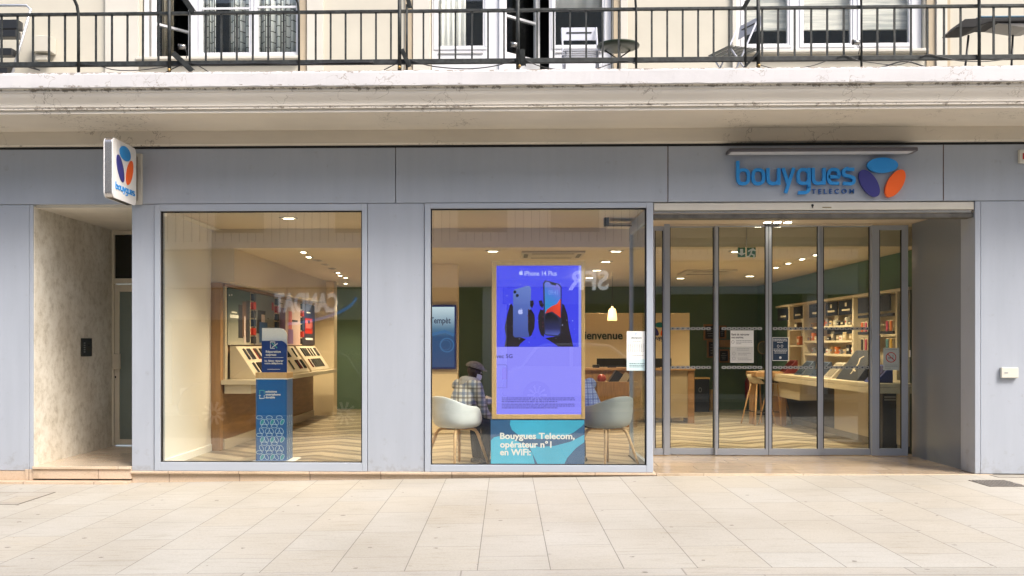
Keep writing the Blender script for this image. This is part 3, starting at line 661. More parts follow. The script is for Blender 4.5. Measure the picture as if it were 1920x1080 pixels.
# upper windows
def upwin(name, x0, x1, zb_, glasses, gy, yf=None, leafs=()):
    w = bpy.data.objects.new(name, None); COL.objects.link(w); w.parent = bld
    yf = WY + .06 if yf is None else yf; m = MB(); X0, X1 = ux(x0), ux(x1); gz_ = uz(gy)
    xs_ = [X0]
    for a, b in glasses: xs_ += [ux(a), ux(b)]
    xs_.append(X1)
    for i in range(0, len(xs_), 2): m.box(xs_[i], xs_[i + 1], yf, yf + .06, zb_, ZTW)
    for a, b in glasses:
        m.box(ux(a), ux(b), yf, yf + .06, zb_, gz_); m.box(ux(a), ux(b), yf, yf + .06, ZTW - .1, ZTW)
        # muntin lines around each leaf
        e1, e2 = ux(a) - .05, ux(b) + .05
        m.box(e1, e2, yf - .010, yf, gz_ - .050, gz_ - .018); m.box(e1, e1 + .025, yf - .010, yf, gz_ - .0175, ZTW - .1); m.box(e2 - .025, e2, yf - .010, yf, gz_ - .0175, ZTW - .1)
    m.build('frame', WHITEP, w, .004)
    for a, b in glasses: B(ux(a), ux(b), yf + .02, yf + .03, gz_, ZTW - .1).build('glass', GLASS_H, w)
    return w
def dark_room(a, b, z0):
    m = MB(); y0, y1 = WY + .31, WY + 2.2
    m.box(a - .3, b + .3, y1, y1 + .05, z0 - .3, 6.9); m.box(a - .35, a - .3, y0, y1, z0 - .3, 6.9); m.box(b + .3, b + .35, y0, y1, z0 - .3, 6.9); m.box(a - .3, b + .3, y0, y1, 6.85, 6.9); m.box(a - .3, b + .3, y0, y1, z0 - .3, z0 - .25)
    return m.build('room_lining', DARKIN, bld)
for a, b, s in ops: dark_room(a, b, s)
def curtain(w, x0, x1, z0, z1, y, mat, folds=6, amp=.025):
    m = MB(); n = folds * 8; vs_ = []
    for i in range(n + 1):
        t_ = i / n; x = x0 + (x1 - x0) * t_; yy_ = y + amp * math.sin(t_ * folds * 2 * math.pi) + amp * .4 * math.sin(t_ * 23)
        for z in (z0, (z0 + z1) / 2, z1): vs_.append((x, yy_, z))
    m.add(vs_, [(i * 3 + j, (i + 1) * 3 + j, (i + 1) * 3 + j + 1, i * 3 + j + 1) for i in range(n) for j in range(2)], 0, True)
    return m.build('curtain', mat, w, solid=.004)
def pattern_curtain():
    m, nt, b = base_mat('block_print_curtain'); v = coords(nt, (1, 1, 1)); geo = N(nt, 'ShaderNodeNewGeometry'); sep = N(nt, 'ShaderNodeSeparateXYZ'); cmb = N(nt, 'ShaderNodeCombineXYZ')
    nt.links.new(geo.outputs['Position'], sep.inputs[0]); nt.links.new(sep.outputs[2], cmb.inputs[0]); nt.links.new(sep.outputs[0], cmb.inputs[1])
    br = N(nt, 'ShaderNodeTexBrick'); br.inputs['Scale'].default_value = 1; br.inputs['Brick Width'].default_value = .13; br.inputs['Row Height'].default_value = .062; br.inputs['Mortar Size'].default_value = .006
    br.inputs['Color1'].default_value = (.80, .82, .80, 1); br.inputs['Color2'].default_value = (.52, .56, .55, 1); br.inputs['Mortar'].default_value = (.05, .055, .05, 1)
    nt.links.new(cmb.outputs[0], br.inputs[0]); nt.links.new(br.outputs[0], b.inputs['Base Color']); b.inputs['Roughness'].default_value = .9; return m
PC = pattern_curtain()
w = upwin('window', 350, 559, ops[0][2] + .004, [(377, 464), (482, 559 - 6)], 91)
curtain(w, ux(372), ux(395), ops[0][2], 6.5, WY + .22, PC, 2); curtain(w, ux(421), ux(470), ops[0][2], 6.5, WY + .22, PC, 4); curtain(w, ux(478), ux(558), ops[0][2], 6.5, WY + .22, PC, 6)
m = MB(); m.box(ux(377), ux(464), WY + .05, WY + .06, uz(10), uz(6)); m.box(ux(482), ux(553), WY + .05, WY + .06, uz(8), uz(4)); m.build('glazing_bar', WHITEP, w)
# left leaf of that window stands open into the room
def open_leaf(w, hx, hz0, ang, width, y, gz0, sgn=1, gl=None, top=6.5):
    c_, s_ = math.cos(ang) * sgn, math.sin(ang); t_ = .045
    def bx(mb, a, b, z0, z1, mi=0, th=t_, off=0):
        p = [(hx + a * c_ - off * s_, y + a * s_ + off * c_), (hx + b * c_ - off * s_, y + b * s_ + off * c_)]
        nx, ny = -s_ * th, c_ * th
        mb.prism([(p[0][0], p[0][1], z0), (p[1][0], p[1][1], z0), (p[1][0] + nx, p[1][1] + ny, z0), (p[0][0] + nx, p[0][1] + ny, z0)], (0, 0, z1 - z0), mi)
    m = MB(); bx(m, 0, .07, hz0, top); bx(m, width - .07, width, hz0, top); bx(m, .07, width - .07, hz0, gz0); bx(m, .07, width - .07, top - .1, top); bx(m, .07, width - .07, gz0 + .42, gz0 + .45)
    m.build('open_leaf', WHITEP, w, .003)
    m = MB(); bx(m, .07, width - .07, gz0, gz0 + .419, 0, .01, .015); bx(m, .07, width - .07, gz0 + .451, top - .101, 0, .01, .015); m.build('glass', GLASS_H, w)
B(ux(269), ux(277), WY + .02, WY + .059, ops[0][2], 6.6).build('frame', WHITEP, w, .003)
curtain(w, ux(277), ux(300), ops[0][2], 6.5, WY + .5, M('beige_curtain', (.32, .28, .22), .9), 3)
open_leaf(w, ux(277), ops[0][2] + .03, R(50), .72, WY + .13, uz(98))
# french doors in the middle
w = upwin('french_window', 809, 936, 4.245, [(821, 905)], 82)
curtain(w, ux(818), ux(872), 4.5, 6.5, WY + .2, CURT, 5)
B(ux(821), ux(905), WY + .048, WY + .059, uz(98), uz(96)).build('panel_line', M('shadow_line_grey', (.3, .3, .3), .6), w)
B(ux(936), ux(942), WY + .03, WY + .12, 4.245, 6.6).build('frame', WHITEP, w)
open_leaf(w, ux(942), 4.30, R(42), .62, WY + .10, uz(82) - .05)
w = upwin('french_window', 1030, 1147, 4.245, [(1042, 1130)], 82)
B(ux(1042), ux(1130), WY + .048, WY + .059, uz(98), uz(96)).build('panel_line', M('shadow_line_grey', (.3, .3, .3), .6), w)
curtain(w, ux(1040), ux(1132), uz(4), 6.5, WY + .3, CURT, 2)
# right window with striped blind
w = upwin('window', 1382, 1732, ops[2][2] + .004, [(1399, 1479), (1510, 1598), (1619, 1708)], 83)
def blind_mat():
    m, nt, b = base_mat('striped_blind'); n = nz(nt, coords(nt, (.6, 1, 9)), 2.2, 4)
    c = ramp(nt, n, [(.35, (.40, .41, .40)), (.5, (.62, .61, .57)), (.6, (.75, .73, .68)), (.7, (.46, .48, .48))]); nt.links.new(c, b.inputs['Base Color']); b.inputs['Roughness'].default_value = .9; return m
BL = blind_mat()
for a, b in ((1399, 1479), (1510, 1598), (1619, 1708)):
    m = MB(); z = uz(53)
    for i in range(9):
        z2 = z + .22; m.prism([(ux(a) - .02, WY + .16, z), (ux(a) - .02, WY + .20, z), (ux(a) - .02, WY + .17, z2), (ux(a) - .02, WY + .16, z2)], (ux(b) - ux(a) + .04, 0, 0)); z = z2 + .001
    m.build('roman_blind', BL, w)

# ------------------------------------------------------------------ balcony railing
RYL = -0.93
rail = thing('balcony_railing', (0, RYL, 4.28), 'black iron balcony railing with thin upright bars along the whole facade', 'railing')
def qx(x): return X_(x, RYL)
zb0, zb1, zt0, zt1 = Z_(960, 119, RYL), Z_(960, 110, RYL), Z_(960, 22, RYL), Z_(960, 17, RYL)
B(-9, 9, RYL - .02, RYL + .02, zb0, zb1).build('bottom_rail', IRON, rail, .003)
B(-9, 9, RYL - .022, RYL + .022, zt0, zt1).build('top_rail', IRON, rail, .003)
B(-9, 9, RYL - .16, RYL - .12, 5.28, 5.32).build('hand_rail', IRON, rail, .003)
bal = [3, 33, 62, 92, 122, 180, 210, 239, 268, 297, 386, 415, 444, 474, 503, 532, 592, 620, 648, 677, 705, 733, 794, 824, 854, 885, 915, 945, 1007, 1038, 1069, 1099, 1130, 1160, 1222, 1251, 1280, 1309, 1338, 1367, 1429, 1459, 1490, 1521, 1551, 1582, 1645, 1677, 1708, 1739, 1770, 1801, 1863, 1893, 1923]
for x in bal:
    X = qx(x); B(X - .009, X + .009, RYL - .009, RYL + .009, zb1 - .002, zt0 + .002).build('baluster', IRON, rail)
ZS = 4.285
for x, k in ((150, 'c'), (320, 's'), (357, 's2'), (562, 'c'), (750, 's'), (763, 's2'), (971, 's'), (1192, 'c'), (1397, 's2'), (1420, 's'), (1613, 'c'), (1833, 'c')):
    X = qx(x); m = MB(); r_ = .017 if k == 's' else .012
    if x in (150, 1833): r_ = .017
    if k == 'c': m.tube([(X, RYL - .035, ZS), (X, RYL - .035, 4.9), (X - .01, RYL - .05, 5.0), (X - .03, RYL - .14, 5.1), (X - .03, RYL - .14, 5.3)], r_, 8)
    elif k == 's': m.tube([(X, RYL - .04, ZS), (X, RYL - .04, 5.3)], r_ * 1.15, 8)
    else: m.tube([(X, RYL - .02, ZS), (X, RYL - .02, zt1 + .05)], r_, 8)
    m.build('post', IRON, rail)
# angled clamp brackets of the awning arms
def bracket(x0, y0, x1, y1, w=.028, name='clamp_bracket'):
    a = at(x0, y0, RYL - .07); b = at(x1, y1, RYL - .03); d = (b - a).normalized(); u = d.cross(Vector((0, 1, 0))).normalized() * w; v = Vector((0, .008, 0))
    m = MB(); m.prism([a - u, a + u, a + u + v, a - u + v], b - a); m.prism([a - u, a - u + v, a - u + v + u * .3, a - u + u * .3], (b - a)); m.prism([a + u * .72 + v, a + u + v, a + u + v * 5, a + u * .72 + v * 5], b - a)
    return m.build(name, IRON, rail)
bracket(324, 99, 360, 133); bracket(333, -20, 362, 22); bracket(753, 92, 768, 125, .022); bracket(758, -30, 769, 15, .022)
bracket(978, 92, 981, 123, .03); bracket(1425, 94, 1392, 131, .012); bracket(1410, -12, 1394, 16, .02)
for x, y in ((317, 131), (749, 126), (974, 124), (1423, 123)):
    p = at(x, y, RYL - .08); MB().lathe([(0, -.018), (.012, -.014), (.018, 0), (.012, .014), (0, .018)], p, 10).build('bolt_cap', M('brass_cap', (.35, .24, .09), .4, .6), rail)
# floodlight-like junction on a post
def jbox(x, y, nm, lab):
    p = at(x, y, RYL - .07); t = thing(nm, p, lab, 'lamp')
    MB().tube([p + Vector((-.04, 0, .005)), p + Vector((.02, 0, 0))], .024, 10).build('lamp_head', STEEL, t)
    MB().tube([p + Vector((-.052, -.0, .005)), p + Vector((-.041, 0, .005))], .028, 12).build('rim', BLACKP, t)
    MB().tube([p + Vector((.01, 0, -.02)), p + Vector((.03, .02, -.05)), p + Vector((.02, .03, -.11))], .005, 6).build('cord', BLACKP, t)
jbox(344, 88, 'clamp_lamp', 'small clamp lamp on the railing post before the patterned curtains')
jbox(966, 84, 'clamp_lamp', 'small clamp lamp on the railing post before the open dark french window')
jbox(1608, 80, 'clamp_lamp', 'small clamp lamp with a cord on the railing post before the striped blinds')
# cables sagging below the bottom rail
def cable(pts, lab, r=.006, Y=RYL - .03):
    P = [at(x, y, Y) for x, y in pts]; out = []
    for i in range(len(P) - 1):
        p0, p1, p2, p3 = P[max(i - 1, 0)], P[i], P[i + 1], P[min(i + 2, len(P) - 1)]
        for k in range(6):
            t_ = k / 6; out.append(0.5 * ((2 * p1) + (-p0 + p2) * t_ + (2 * p0 - 5 * p1 + 4 * p2 - p3) * t_ ** 2 + (-p0 + 3 * p1 - 3 * p2 + p3) * t_ ** 3))
    out.append(P[-1]); m = MB().tube(out, r, 6)
    return tag(m.build('cable', BLACKP), lab, 'cable', 'cables hanging under the balcony railing')
cable([(150, 120), (185, 124), (215, 131), (255, 132), (300, 127), (340, 120)], 'thin black cable sagging below the railing under the open left window', .0045)
cable([(310, 136), (330, 126), (346, 120), (365, 120), (393, 136)], 'black cable crossing under the railing beside the first pair of posts', .006)
cable([(365, 121), (420, 120), (500, 119), (560, 121), (620, 118), (700, 117)], 'black cable tied along the rail under the patterned curtains', .008)
cable([(720, 131), (748, 117)], 'short black cable rising to the post beside the curtained french window', .005)
cable([(770, 113), (810, 124), (870, 129), (920, 125), (965, 114)], 'thick black cable sagging below the curtained french window', .0055)
cable([(985, 113), (1020, 126), (1080, 134), (1120, 128), (1165, 114), (1192, 120)], 'black cable sagging under the grey folding chair and round table', .005)
cable([(1422, 121), (1450, 128), (1480, 129), (1520, 124), (1550, 114)], 'thin black cable sagging below the striped blinds', .0045)
cable([(1570, 107), (1585, 104), (1608, 113), (1640, 118), (1680, 122), (1710, 114)], 'black cable looped over the rail below the lamp post', .0045)
cable([(1625, 132), (1660, 124), (1700, 115), (1750, 132)], 'thick black cable draped from the rail right of the lamp post', .008)
cable([(1725, 107), (1742, 102), (1765, 107), (1800, 114), (1850, 115), (1895, 110)], 'black cable coiled on the rail beside the barbecue', .005)
# balcony things
def folding_chair(loc, ang, label, mats, S=1.0):
    t = thing('folding_chair', loc, label, 'chair', 'folding chairs on the balcony')
    mm = Matrix.Translation(loc) @ Matrix.Rotation(ang, 4, 'Z') @ Matrix.Scale(S, 4)
    m = MB()
    for i in range(5): m.box(-.2, .2, -.19 + i * .078, -.14 + i * .078, .435, .448)
    m.xform(mm).build('seat', mats[0], t)
    m = MB(); pts = [(-.2, .19, .66), (.2, .19, .66), (.2, .215, .80), (.17, .218, .815), (-.17, .218, .815), (-.2, .215, .80)]
    m.prism(pts, (0, .012, 0)); m.xform(mm).build('backrest', mats[1], t, .008)
    MB().box(-.14, .14, .198, .210, .745, .757).xform(mm).build('slot', BLACKP, t)
    for sx in (-1, 1):
        for a, b in (((sx * .19, .19, .80), (sx * .19, -.2, .0)), ((sx * .17, -.17, .44), (sx * .17, .22, .0))):
            m = MB().tube([a, b], .010, 6); m.xform(mm).build('leg', mats[1], t)
    m = MB().tube([(-.19, -.14, .06), (.19, -.14, .06)], .007, 6); m.xform(mm).build('stretcher', mats[1], t)
    return t
GREYM = M('grey_metal', (.42, .44, .50), .4); DKG = M('dark_grey_slats', (.12, .13, .12), .5)
p = at(1086, 60, -0.12)
t = folding_chair((p.x, -.30, 4.20), R(0), 'light grey folding chair with its backrest to the glass of the french window', (GREYM, GREYM))
p = at(1375, 60, -0.2)
folding_chair((p.x - .03, -.35, 4.20), R(-68), 'grey folding chair with dark slatted seat standing side on left of the striped blinds', (DKG, GREYM))
p = at(1159, 88, -.42)
t = thing('garden_table', (p.x, -.42, 4.24), 'small round dark green metal table on the balcony beside the light grey chair', 'table')
MB().lathe([(0, -.02), (.18, -.02), (.225, -.005), (.23, .012), (.225, .02), (0, .02)], (p.x, -.42, p.z - .0), 40).build('tabletop', M('dark_green_metal', (.025, .04, .022), .35), t)
for a in (25, 155, 270):
    c_, s_ = math.cos(R(a)), math.sin(R(a)); MB().tube([(p.x + .15 * c_, -.42 + .15 * s_, p.z - .02), (p.x, -.42, p.z - .13), (p.x + .02 * c_, -.42 + .02 * s_, 4.24)], .009, 6).build('leg', IRON, t)
# barbecue/ironing style table at right
p0 = at(1776, 62, -.35); p1 = at(1960, 60, -.35)
t = thing('garden_table', (p0.x, -.35, 4.24), 'long black folding table with blue top beside the outer end of the railing', 'table')
ztp = Z_(1840, 46, -.35)
BARB = M('matt_black_cover', (.015, .015, .016), .8)
MB().prism([(p0.x, -.55, ztp - .10), (p0.x + .10, -.55, ztp + .0), (p0.x + .30, -.55, ztp + .01), (p1.x, -.55, ztp + .01), (p1.x, -.55, ztp - .03), (p0.x + .35, -.55, ztp - .04), (p0.x + .2, -.55, ztp - .095)], (0, .35, 0)).build('body', BARB, t, .01)
MB().box(p0.x + .25, p1.x, -.54, -.21, ztp + .012, ztp + .035).build('tabletop', M('blue_cover', (.05, .12, .18), .5), t, .008)
MB().prism([(p0.x + .45, -.53, ztp - .045), (p0.x + .75, -.53, ztp - .095), (p1.x - .2, -.53, ztp - .09), (p1.x - .1, -.53, ztp - .045)], (0, .3, 0)).build('tray', M('grey_tray', (.16, .155, .145), .4), t)
for xa, xb in ((1816, 1806), (1899, 1895)):
    a = at(xa, 66, -.4); b = at(xb, 131, -.4); b.z = 4.24; MB().tube([a, b], .012, 8).build('leg', BLACKP, t)
# step ladder at far left
p = at(40, 60, .2)
t = thing('step_ladder', (p.x, .2, 4.24), 'aluminium step ladder with black treads leaning at the wall', 'ladder')
ALU = M('aluminium', (.55, .56, .58), .35, .7)
a = at(58, 15, .25); b = at(22, 142, .05); a2 = at(-22, 15, .25); b2 = at(-60, 142, .05)
MB().tube([b, b + (a - b) * .5, a - Vector((0, 0, .02)), a + Vector((-.05, 0, .03)), a2 + Vector((.05, 0, .03)), a2 - Vector((0, 0, .02)), b2], .016, 8).build('side_rail', ALU, t)
for ya, yb, xr in ((41, 58, 40), (60, 73, 36), (94, 107, 28), (126, 141, 20)):
    r_ = rect(-50, ya, xr, yb, .1); B(r_[0], r_[1], .02, .14, r_[2], r_[3]).build('tread', BLACKP, t, .004)
r_ = rect(61, 68, 97, 98, WY - .12)
t = thing('junction_box', (r_[0], WY, r_[2]), 'cream metal box fixed on the upper wall beside the ladder', 'box')
B(r_[0], r_[1], WY - .16, WY - .001, r_[2], r_[3]).build('housing', M('grey_cream', (.50, .48, .42), .6), t, .006)
B(r_[0] + .03, r_[1] - .06, WY - .12, WY - .03, r_[2] - .09, r_[2] - .03).build('socket', M('grey_cream', (.5, .48, .42), .6), t, .006)
cable([(10, 130), (50, 124), (75, 132), (60, 128), (20, 118)], 'loose white cable coil lying under the cream box beside the ladder', .006, WY - .3)

# ------------------------------------------------------------------ facade fittings
# big sign over the door
t = thing('shop_sign', at(1530, 340, 0), 'blue raised lettering with three oval petals over the sliding doors', 'sign')
yf = -0.012
A = at(1379, 348.5, yf); Bp = at(1601, 348.5, yf); xh = Z_(1490, 316.8, yf) - Z_(1490, 348.6, yf)
wordmark(MB(), A.x, Bp.x + .02, A.z, xh, 0.035, 0.012, front(yf)).build('lettering', L_BLUE, t)
q = rect(1521.5, 354.5, 1600.5, 363.5, yf)
text_mesh('T E L E C O M', q[0], q[1], q[2], q[3], yf - 0.006, M('telecom_blue', (.015, .10, .34), .4), t, depth=.014, bold=.008)
c = at(1652, 336.5, yf); petals((c.x, c.z), Z_(1650, 300, yf) - Z_(1650, 328.5, yf), 0.04, 0.012, front(yf), t)
# lamp bar above it
t = thing('sign_light', at(1545, 285, -.1), 'slim grey metal light bar mounted above the blue raised lettering', 'lamp')
q = rect(1368, 276.5, 1722, 284.5, -.22)
B(q[0], q[1], -.22, -.012, q[2] + .004, q[3]).build('housing', M('grey_aluminium', (.13, .12, .13), .35, .5), t, .012, 3)
B(q[0] + .02, q[1] - .05, -.205, -.06, q[2] - .002, q[2] + .009).build('diffuser', M('pale_diffuser', (.55, .56, .58), .4), t, .006)
# projecting sign
t = thing('projecting_sign', at(240, 320, 0), 'white square blade sign with rounded corners showing oval petals, above the recessed doorway', 'sign')
xsn = X_(257, -0.12); ya_, yb_ = -0.16, -0.86
def yo_of(pxx, X=xsn): return atx(pxx, 320, X).y
yb_ = yo_of(211.5); ya_ = yo_of(255.5)
zt_ = atx(211, 257, xsn).z; zb_ = atx(211, 372, xsn).z
zt2 = atx(256, 279, xsn).z; zb2 = atx(256, 384, xsn).z
ztop, zbot = (zt_ + zt2) / 2, (zb_ + zb2) / 2
def rrect(y0, y1, z0, z1, r, n=6):
    out = []
    for cy_, cz_, a0 in ((y1 - r, z1 - r, 0), (y0 + r, z1 - r, 90), (y0 + r, z0 + r, 180), (y1 - r, z0 + r, 270)):
        for k in range(n + 1):
            a = R(a0 + 90 * k / n); out.append((cy_ + r * math.cos(a), cz_ + r * math.sin(a)))
    return out
rr = rrect(yb_, ya_, zbot, ztop, .06)
TH = .10
MB().prism([(xsn - .012, y, z) for y, z in rr], (-(TH - .024), 0, 0)).build('rim', M('shiny_sign_rim', (.55, .52, .50), .22, .85), t, .003)
MB().prism([(xsn, y, z) for y, z in rr], (-.012, 0, 0)).build('face_panel', M('sign_white', (.80, .80, .80), .3), t, .003)
MB().prism([(xsn - TH + .012, y, z) for y, z in rr], (-.012, 0, 0)).build('face_panel', M('sign_white', (.80, .80, .80), .3), t, .003)
B(xsn - TH + .02, xsn - .02, ya_ + .001, -0.05, zbot + .07, ztop - .07).build('arm', M('arm_bronze', (.25, .21, .18), .4, .3), t)
B(xsn - TH, xsn + .03, -.05, -.0125, zbot + .03, ztop - .03).build('mounting_plate', M('cream_plate', (.52, .50, .45), .5), t, .012)
Ls = ya_ - yb_
def side(a, d, b): return Vector((xsn + d, yb_ + a, b))
Hh = ztop - zbot
petals((Ls * .50, zbot + Hh * .60), Ls * .235, .006, .001, side, t)
wordmark(MB(), Ls * .10, Ls * .93, zbot + Hh * .155, Hh * .085, .006, .001, side, thick=.225).build('lettering', L_BLUE, t)
# small fittings
def small_box(x0, y0, x1, y1, Y, d, nm, lab, cat, mt):
    q = rect(x0, y0, x1, y1, Y); t = thing(nm, ((q[0] + q[1]) / 2, Y, q[2]), lab, cat)
    B(q[0], q[1], Y - d, Y - .0005, q[2], q[3]).build('housing', mt, t, .006); return t, q
t, q = small_box(1874.5, 689, 1906, 708.5, 0, .045, 'key_box', 'small cream plastic box screwed to the blue grey panel beside the entrance', 'box', M('cream_box', (.60, .59, .52), .45))
B(q[0] + .03, q[0] + .07, -.0475, -.0455, (q[2] + q[3]) / 2 - .006, (q[2] + q[3]) / 2 + .004).build('marking', GREYINK, t)
t, q = small_box(1908, 282, 1924, 307, -.012, .05, 'alarm_box', 'cream alarm box with a red window at the top of the blue grey fascia', 'box', M('cream_box', (.6, .59, .52), .45))
B(q[0] + .03, q[1] - .02, -.066, -.0625, q[2] + .04, q[3] - .04).build('lens', RED, t)
q = atx(1707, 663, XR); t = thing('door_switch', q, 'tiny white switch plate on the grey side wall of the entrance', 'switch')
B(XR - .012, XR - .0005, q.y - .02, q.y + .02, q.z - .045, q.z + .045).build('plate', WHITE, t, .003)
# grates and covers in the pavement
def cover(x0, y0, x1, y1, nm, lab, mt, grid=False):
    a = atz(x0, (y0 + y1) / 2, .0); b = atz(x1, (y0 + y1) / 2, 0); n_ = atz((x0 + x1) / 2, y1, .0); f_ = atz((x0 + x1) / 2, y0, .0)
    xa, xb = a.x, b.x; z = gz((xa + xb) / 2); t = thing(nm, ((xa + xb) / 2, (n_.y + f_.y) / 2, z), lab, 'cover')
    zf = lambda x: gz(x)
    def pl(mb, X0, X1, Y0, Y1, h, mi=0): mb.add([(X0, Y0, zf(X0) + h), (X1, Y0, zf(X1) + h), (X1, Y1, zf(X1) + h), (X0, Y1, zf(X0) + h), (X0, Y0, zf(X0) - .01), (X1, Y0, zf(X1) - .01), (X1, Y1, zf(X1) - .01), (X0, Y1, zf(X0) - .01)], [(0, 1, 2, 3), (0, 4, 5, 1), (1, 5, 6, 2), (2, 6, 7, 3), (3, 7, 4, 0)], mi)
    if grid:
        m = MB(); pl(m, xa, xb, n_.y, f_.y, .004); m.build('plate', M('dull_cast_iron', (.16, .145, .13), .6, .4, .3, 30, .4), t)
        m = MB(); nx = 22
        for i in range(nx):
            for j in range(5):
                if (i + j) % 2: continue
                X0 = xa + (xb - xa) * (i + .1) / nx; X1 = xa + (xb - xa) * (i + .8) / nx; Y0 = n_.y + (f_.y - n_.y) * (j + .15) / 5; Y1 = n_.y + (f_.y - n_.y) * (j + .85) / 5
                pl(m, X0, X1, Y0, Y1, .008)
        m.build('stud_pattern', M('stud_grey', (.30, .28, .25), .5, .3), t)
    else:
        m = MB(); w_ = .012; pl(m, xa, xb, n_.y, n_.y + w_, .003); pl(m, xa, xb, f_.y - w_, f_.y, .003); pl(m, xa, xa + w_, n_.y + w_, f_.y - w_, .003); pl(m, xb - w_, xb, n_.y + w_, f_.y - w_, .003)
        m.build('rim', M('cover_seam', (.10, .085, .07), .7), t)
        m = MB(); pl(m, xa + w_, xb - w_, n_.y + w_, f_.y - w_, .002); m.build('plate', PAVE2, t)
cover(1836, 907, 1905, 919, 'drain_cover', 'dark cast iron drain cover in the pavement below the cream key box', None, True)
cover(1852, 890.5, 1960, 901.5, 'inspection_cover', 'stone filled inspection cover with dark seam beside the blue grey pillar', None)
cover(-40, 907, 70, 929, 'inspection_cover', 'stone filled inspection cover with dark seam before the recessed doorway', None)

# ------------------------------------------------------------------ shop interior: shell
FZ = 0.035; CZ = 2.80; BY = 11.3; XLW = -4.03; XRW = 5.62
tag(B(XLW - .1, XRW + .1, .10, DY + .12, -.05, FZ - .001).box(0, 0, 0, 0, 0, 0).build('floor', CHEV), kind='structure').hide_render = False
bpy.data.objects.remove(bpy.data.objects['floor'])
m = MB(); m.add([(XLW - .1, .09, FZ), (W2b - .06, .09, FZ), (W2b - .06, DY + .13, FZ), (XRW + .1, DY + .13, FZ), (XRW + .1, BY + .1, FZ), (XLW - .1, BY + .1, FZ)], [(0, 1, 2, 5), (2, 3, 4, 5)])
tag(m.build('shop_floor', CHEV), kind='structure')
tag(B(XLW - .1, XRW + .1, 2.30, BY + .1, CZ, 3.2).build('ceiling', CEIL), kind='structure')
m = MB(); m.box(XLW - .1, W2b - .051, .36, 2.299, 3.06, 3.2); m.box(W2b - .051, XRW + .1, DY + .15, 2.299, 3.06, 3.2); tag(m.build('ceiling_front', CEIL), kind='structure')
tag(B(XLW - .1, XRW + .1, BY, BY + .1, 0, CZ).build('back_wall', GREEN), kind='structure')
tag(B(XLW - .12, XLW, .09, BY, 0, 3.06).build('left_wall', WHITE_W), kind='structure')
tag(B(XLW, XLW + .015, .36, 2.3, FZ, FZ + .09).build('skirting', WHITE), kind='structure')
tag(B(XRW, XRW + .12, DY + .1, BY, 0, 3.06).build('right_wall', GREEND), kind='structure')
tag(B(XR + .13, XRW, DY + .06, DY + .12, 0, 3.06).build('return_wall', GREEND), kind='structure')
# pier behind the cladding between the two windows
tag(B(W1b + .04, W2a - .04, .35, .45, 0, 3.06).build('inner_pier', BEIGE), kind='structure')
tag(B(XLW, -3.72, 2.30, 9.2, 2.335, CZ - .001).build('wall_bulkhead', CEIL), kind='structure')
# beige far end lit column
tag(B(XLW, -3.55, 9.2, 9.55, FZ, CZ - .001).build('end_column', BEIGE), kind='structure')
# column with a screen seen at the edge of the middle window
cx0, cx1 = X_(740, 5.0), X_(858, 5.0)
tag(B(cx0, cx1, 5.0, 5.45, FZ, CZ - .001).build('column', BEIGE, None, .01), kind='structure')
# freestanding reception wall
q = rect(1010, 587, 1293, 790, 8.0)
tag(B(q[0], q[1], 8.0, 8.12, FZ, q[3]).build('reception_wall', BEIGE, None, .005), kind='structure')

# ---- ceiling spots
def spot(x, y, zc, lit=True):
    p = atz(x, y, zc)
    return p
proto = thing('ceiling_spotlight', (0, 0, 0), 'tmp', 'lamp', 'recessed spotlights in the shop ceiling')
m = MB(); a_, b_ = .105, .055
m.box(-a_, -a_ + .018, -b_, b_, -.012, -.001); m.box(a_ - .018, a_, -b_, b_, -.012, -.001); m.box(-a_ + .018, a_ - .018, -b_, -b_ + .018, -.012, -.001); m.box(-a_ + .018, a_ - .018, b_ - .018, b_, -.012, -.001)
m.build('rim', M('spot_rim', (.45, .42, .38), .5), proto)
lens = B(-.06, .06, -.022, .022, -.016, -.004).build('lens', LAMP, proto)
ld = bpy.data.lights.new('spotlight_beam', 'SPOT'); ld.energy = 74; ld.color = (1.0, 0.78, 0.50); ld.spot_size = R(125); ld.spot_blend = 0.8; ld.shadow_soft_size = 0.05
lo = bpy.data.objects.new('spotlight_beam', ld); COL.objects.link(lo); lo.parent = proto; lo.location = (0, 0, -.08)
proto_off = thing('ceiling_spotlight', (0, 0, 0), 'tmp', 'lamp', 'recessed spotlights in the shop ceiling')
m = MB(); m.box(-a_, -a_ + .018, -b_, b_, -.012, -.001); m.box(a_ - .018, a_, -b_, b_, -.012, -.001); m.box(-a_ + .018, a_ - .018, -b_, -b_ + .018, -.012, -.001); m.box(-a_ + .018, a_ - .018, b_ - .018, b_, -.012, -.001)
m.build('rim', M('spot_rim', (.45, .42, .38), .5), proto_off); B(-.06, .06, -.03, .03, -.010, -.004).build('lens', M('unlit_lens', (.12, .10, .08), .3), proto_off)
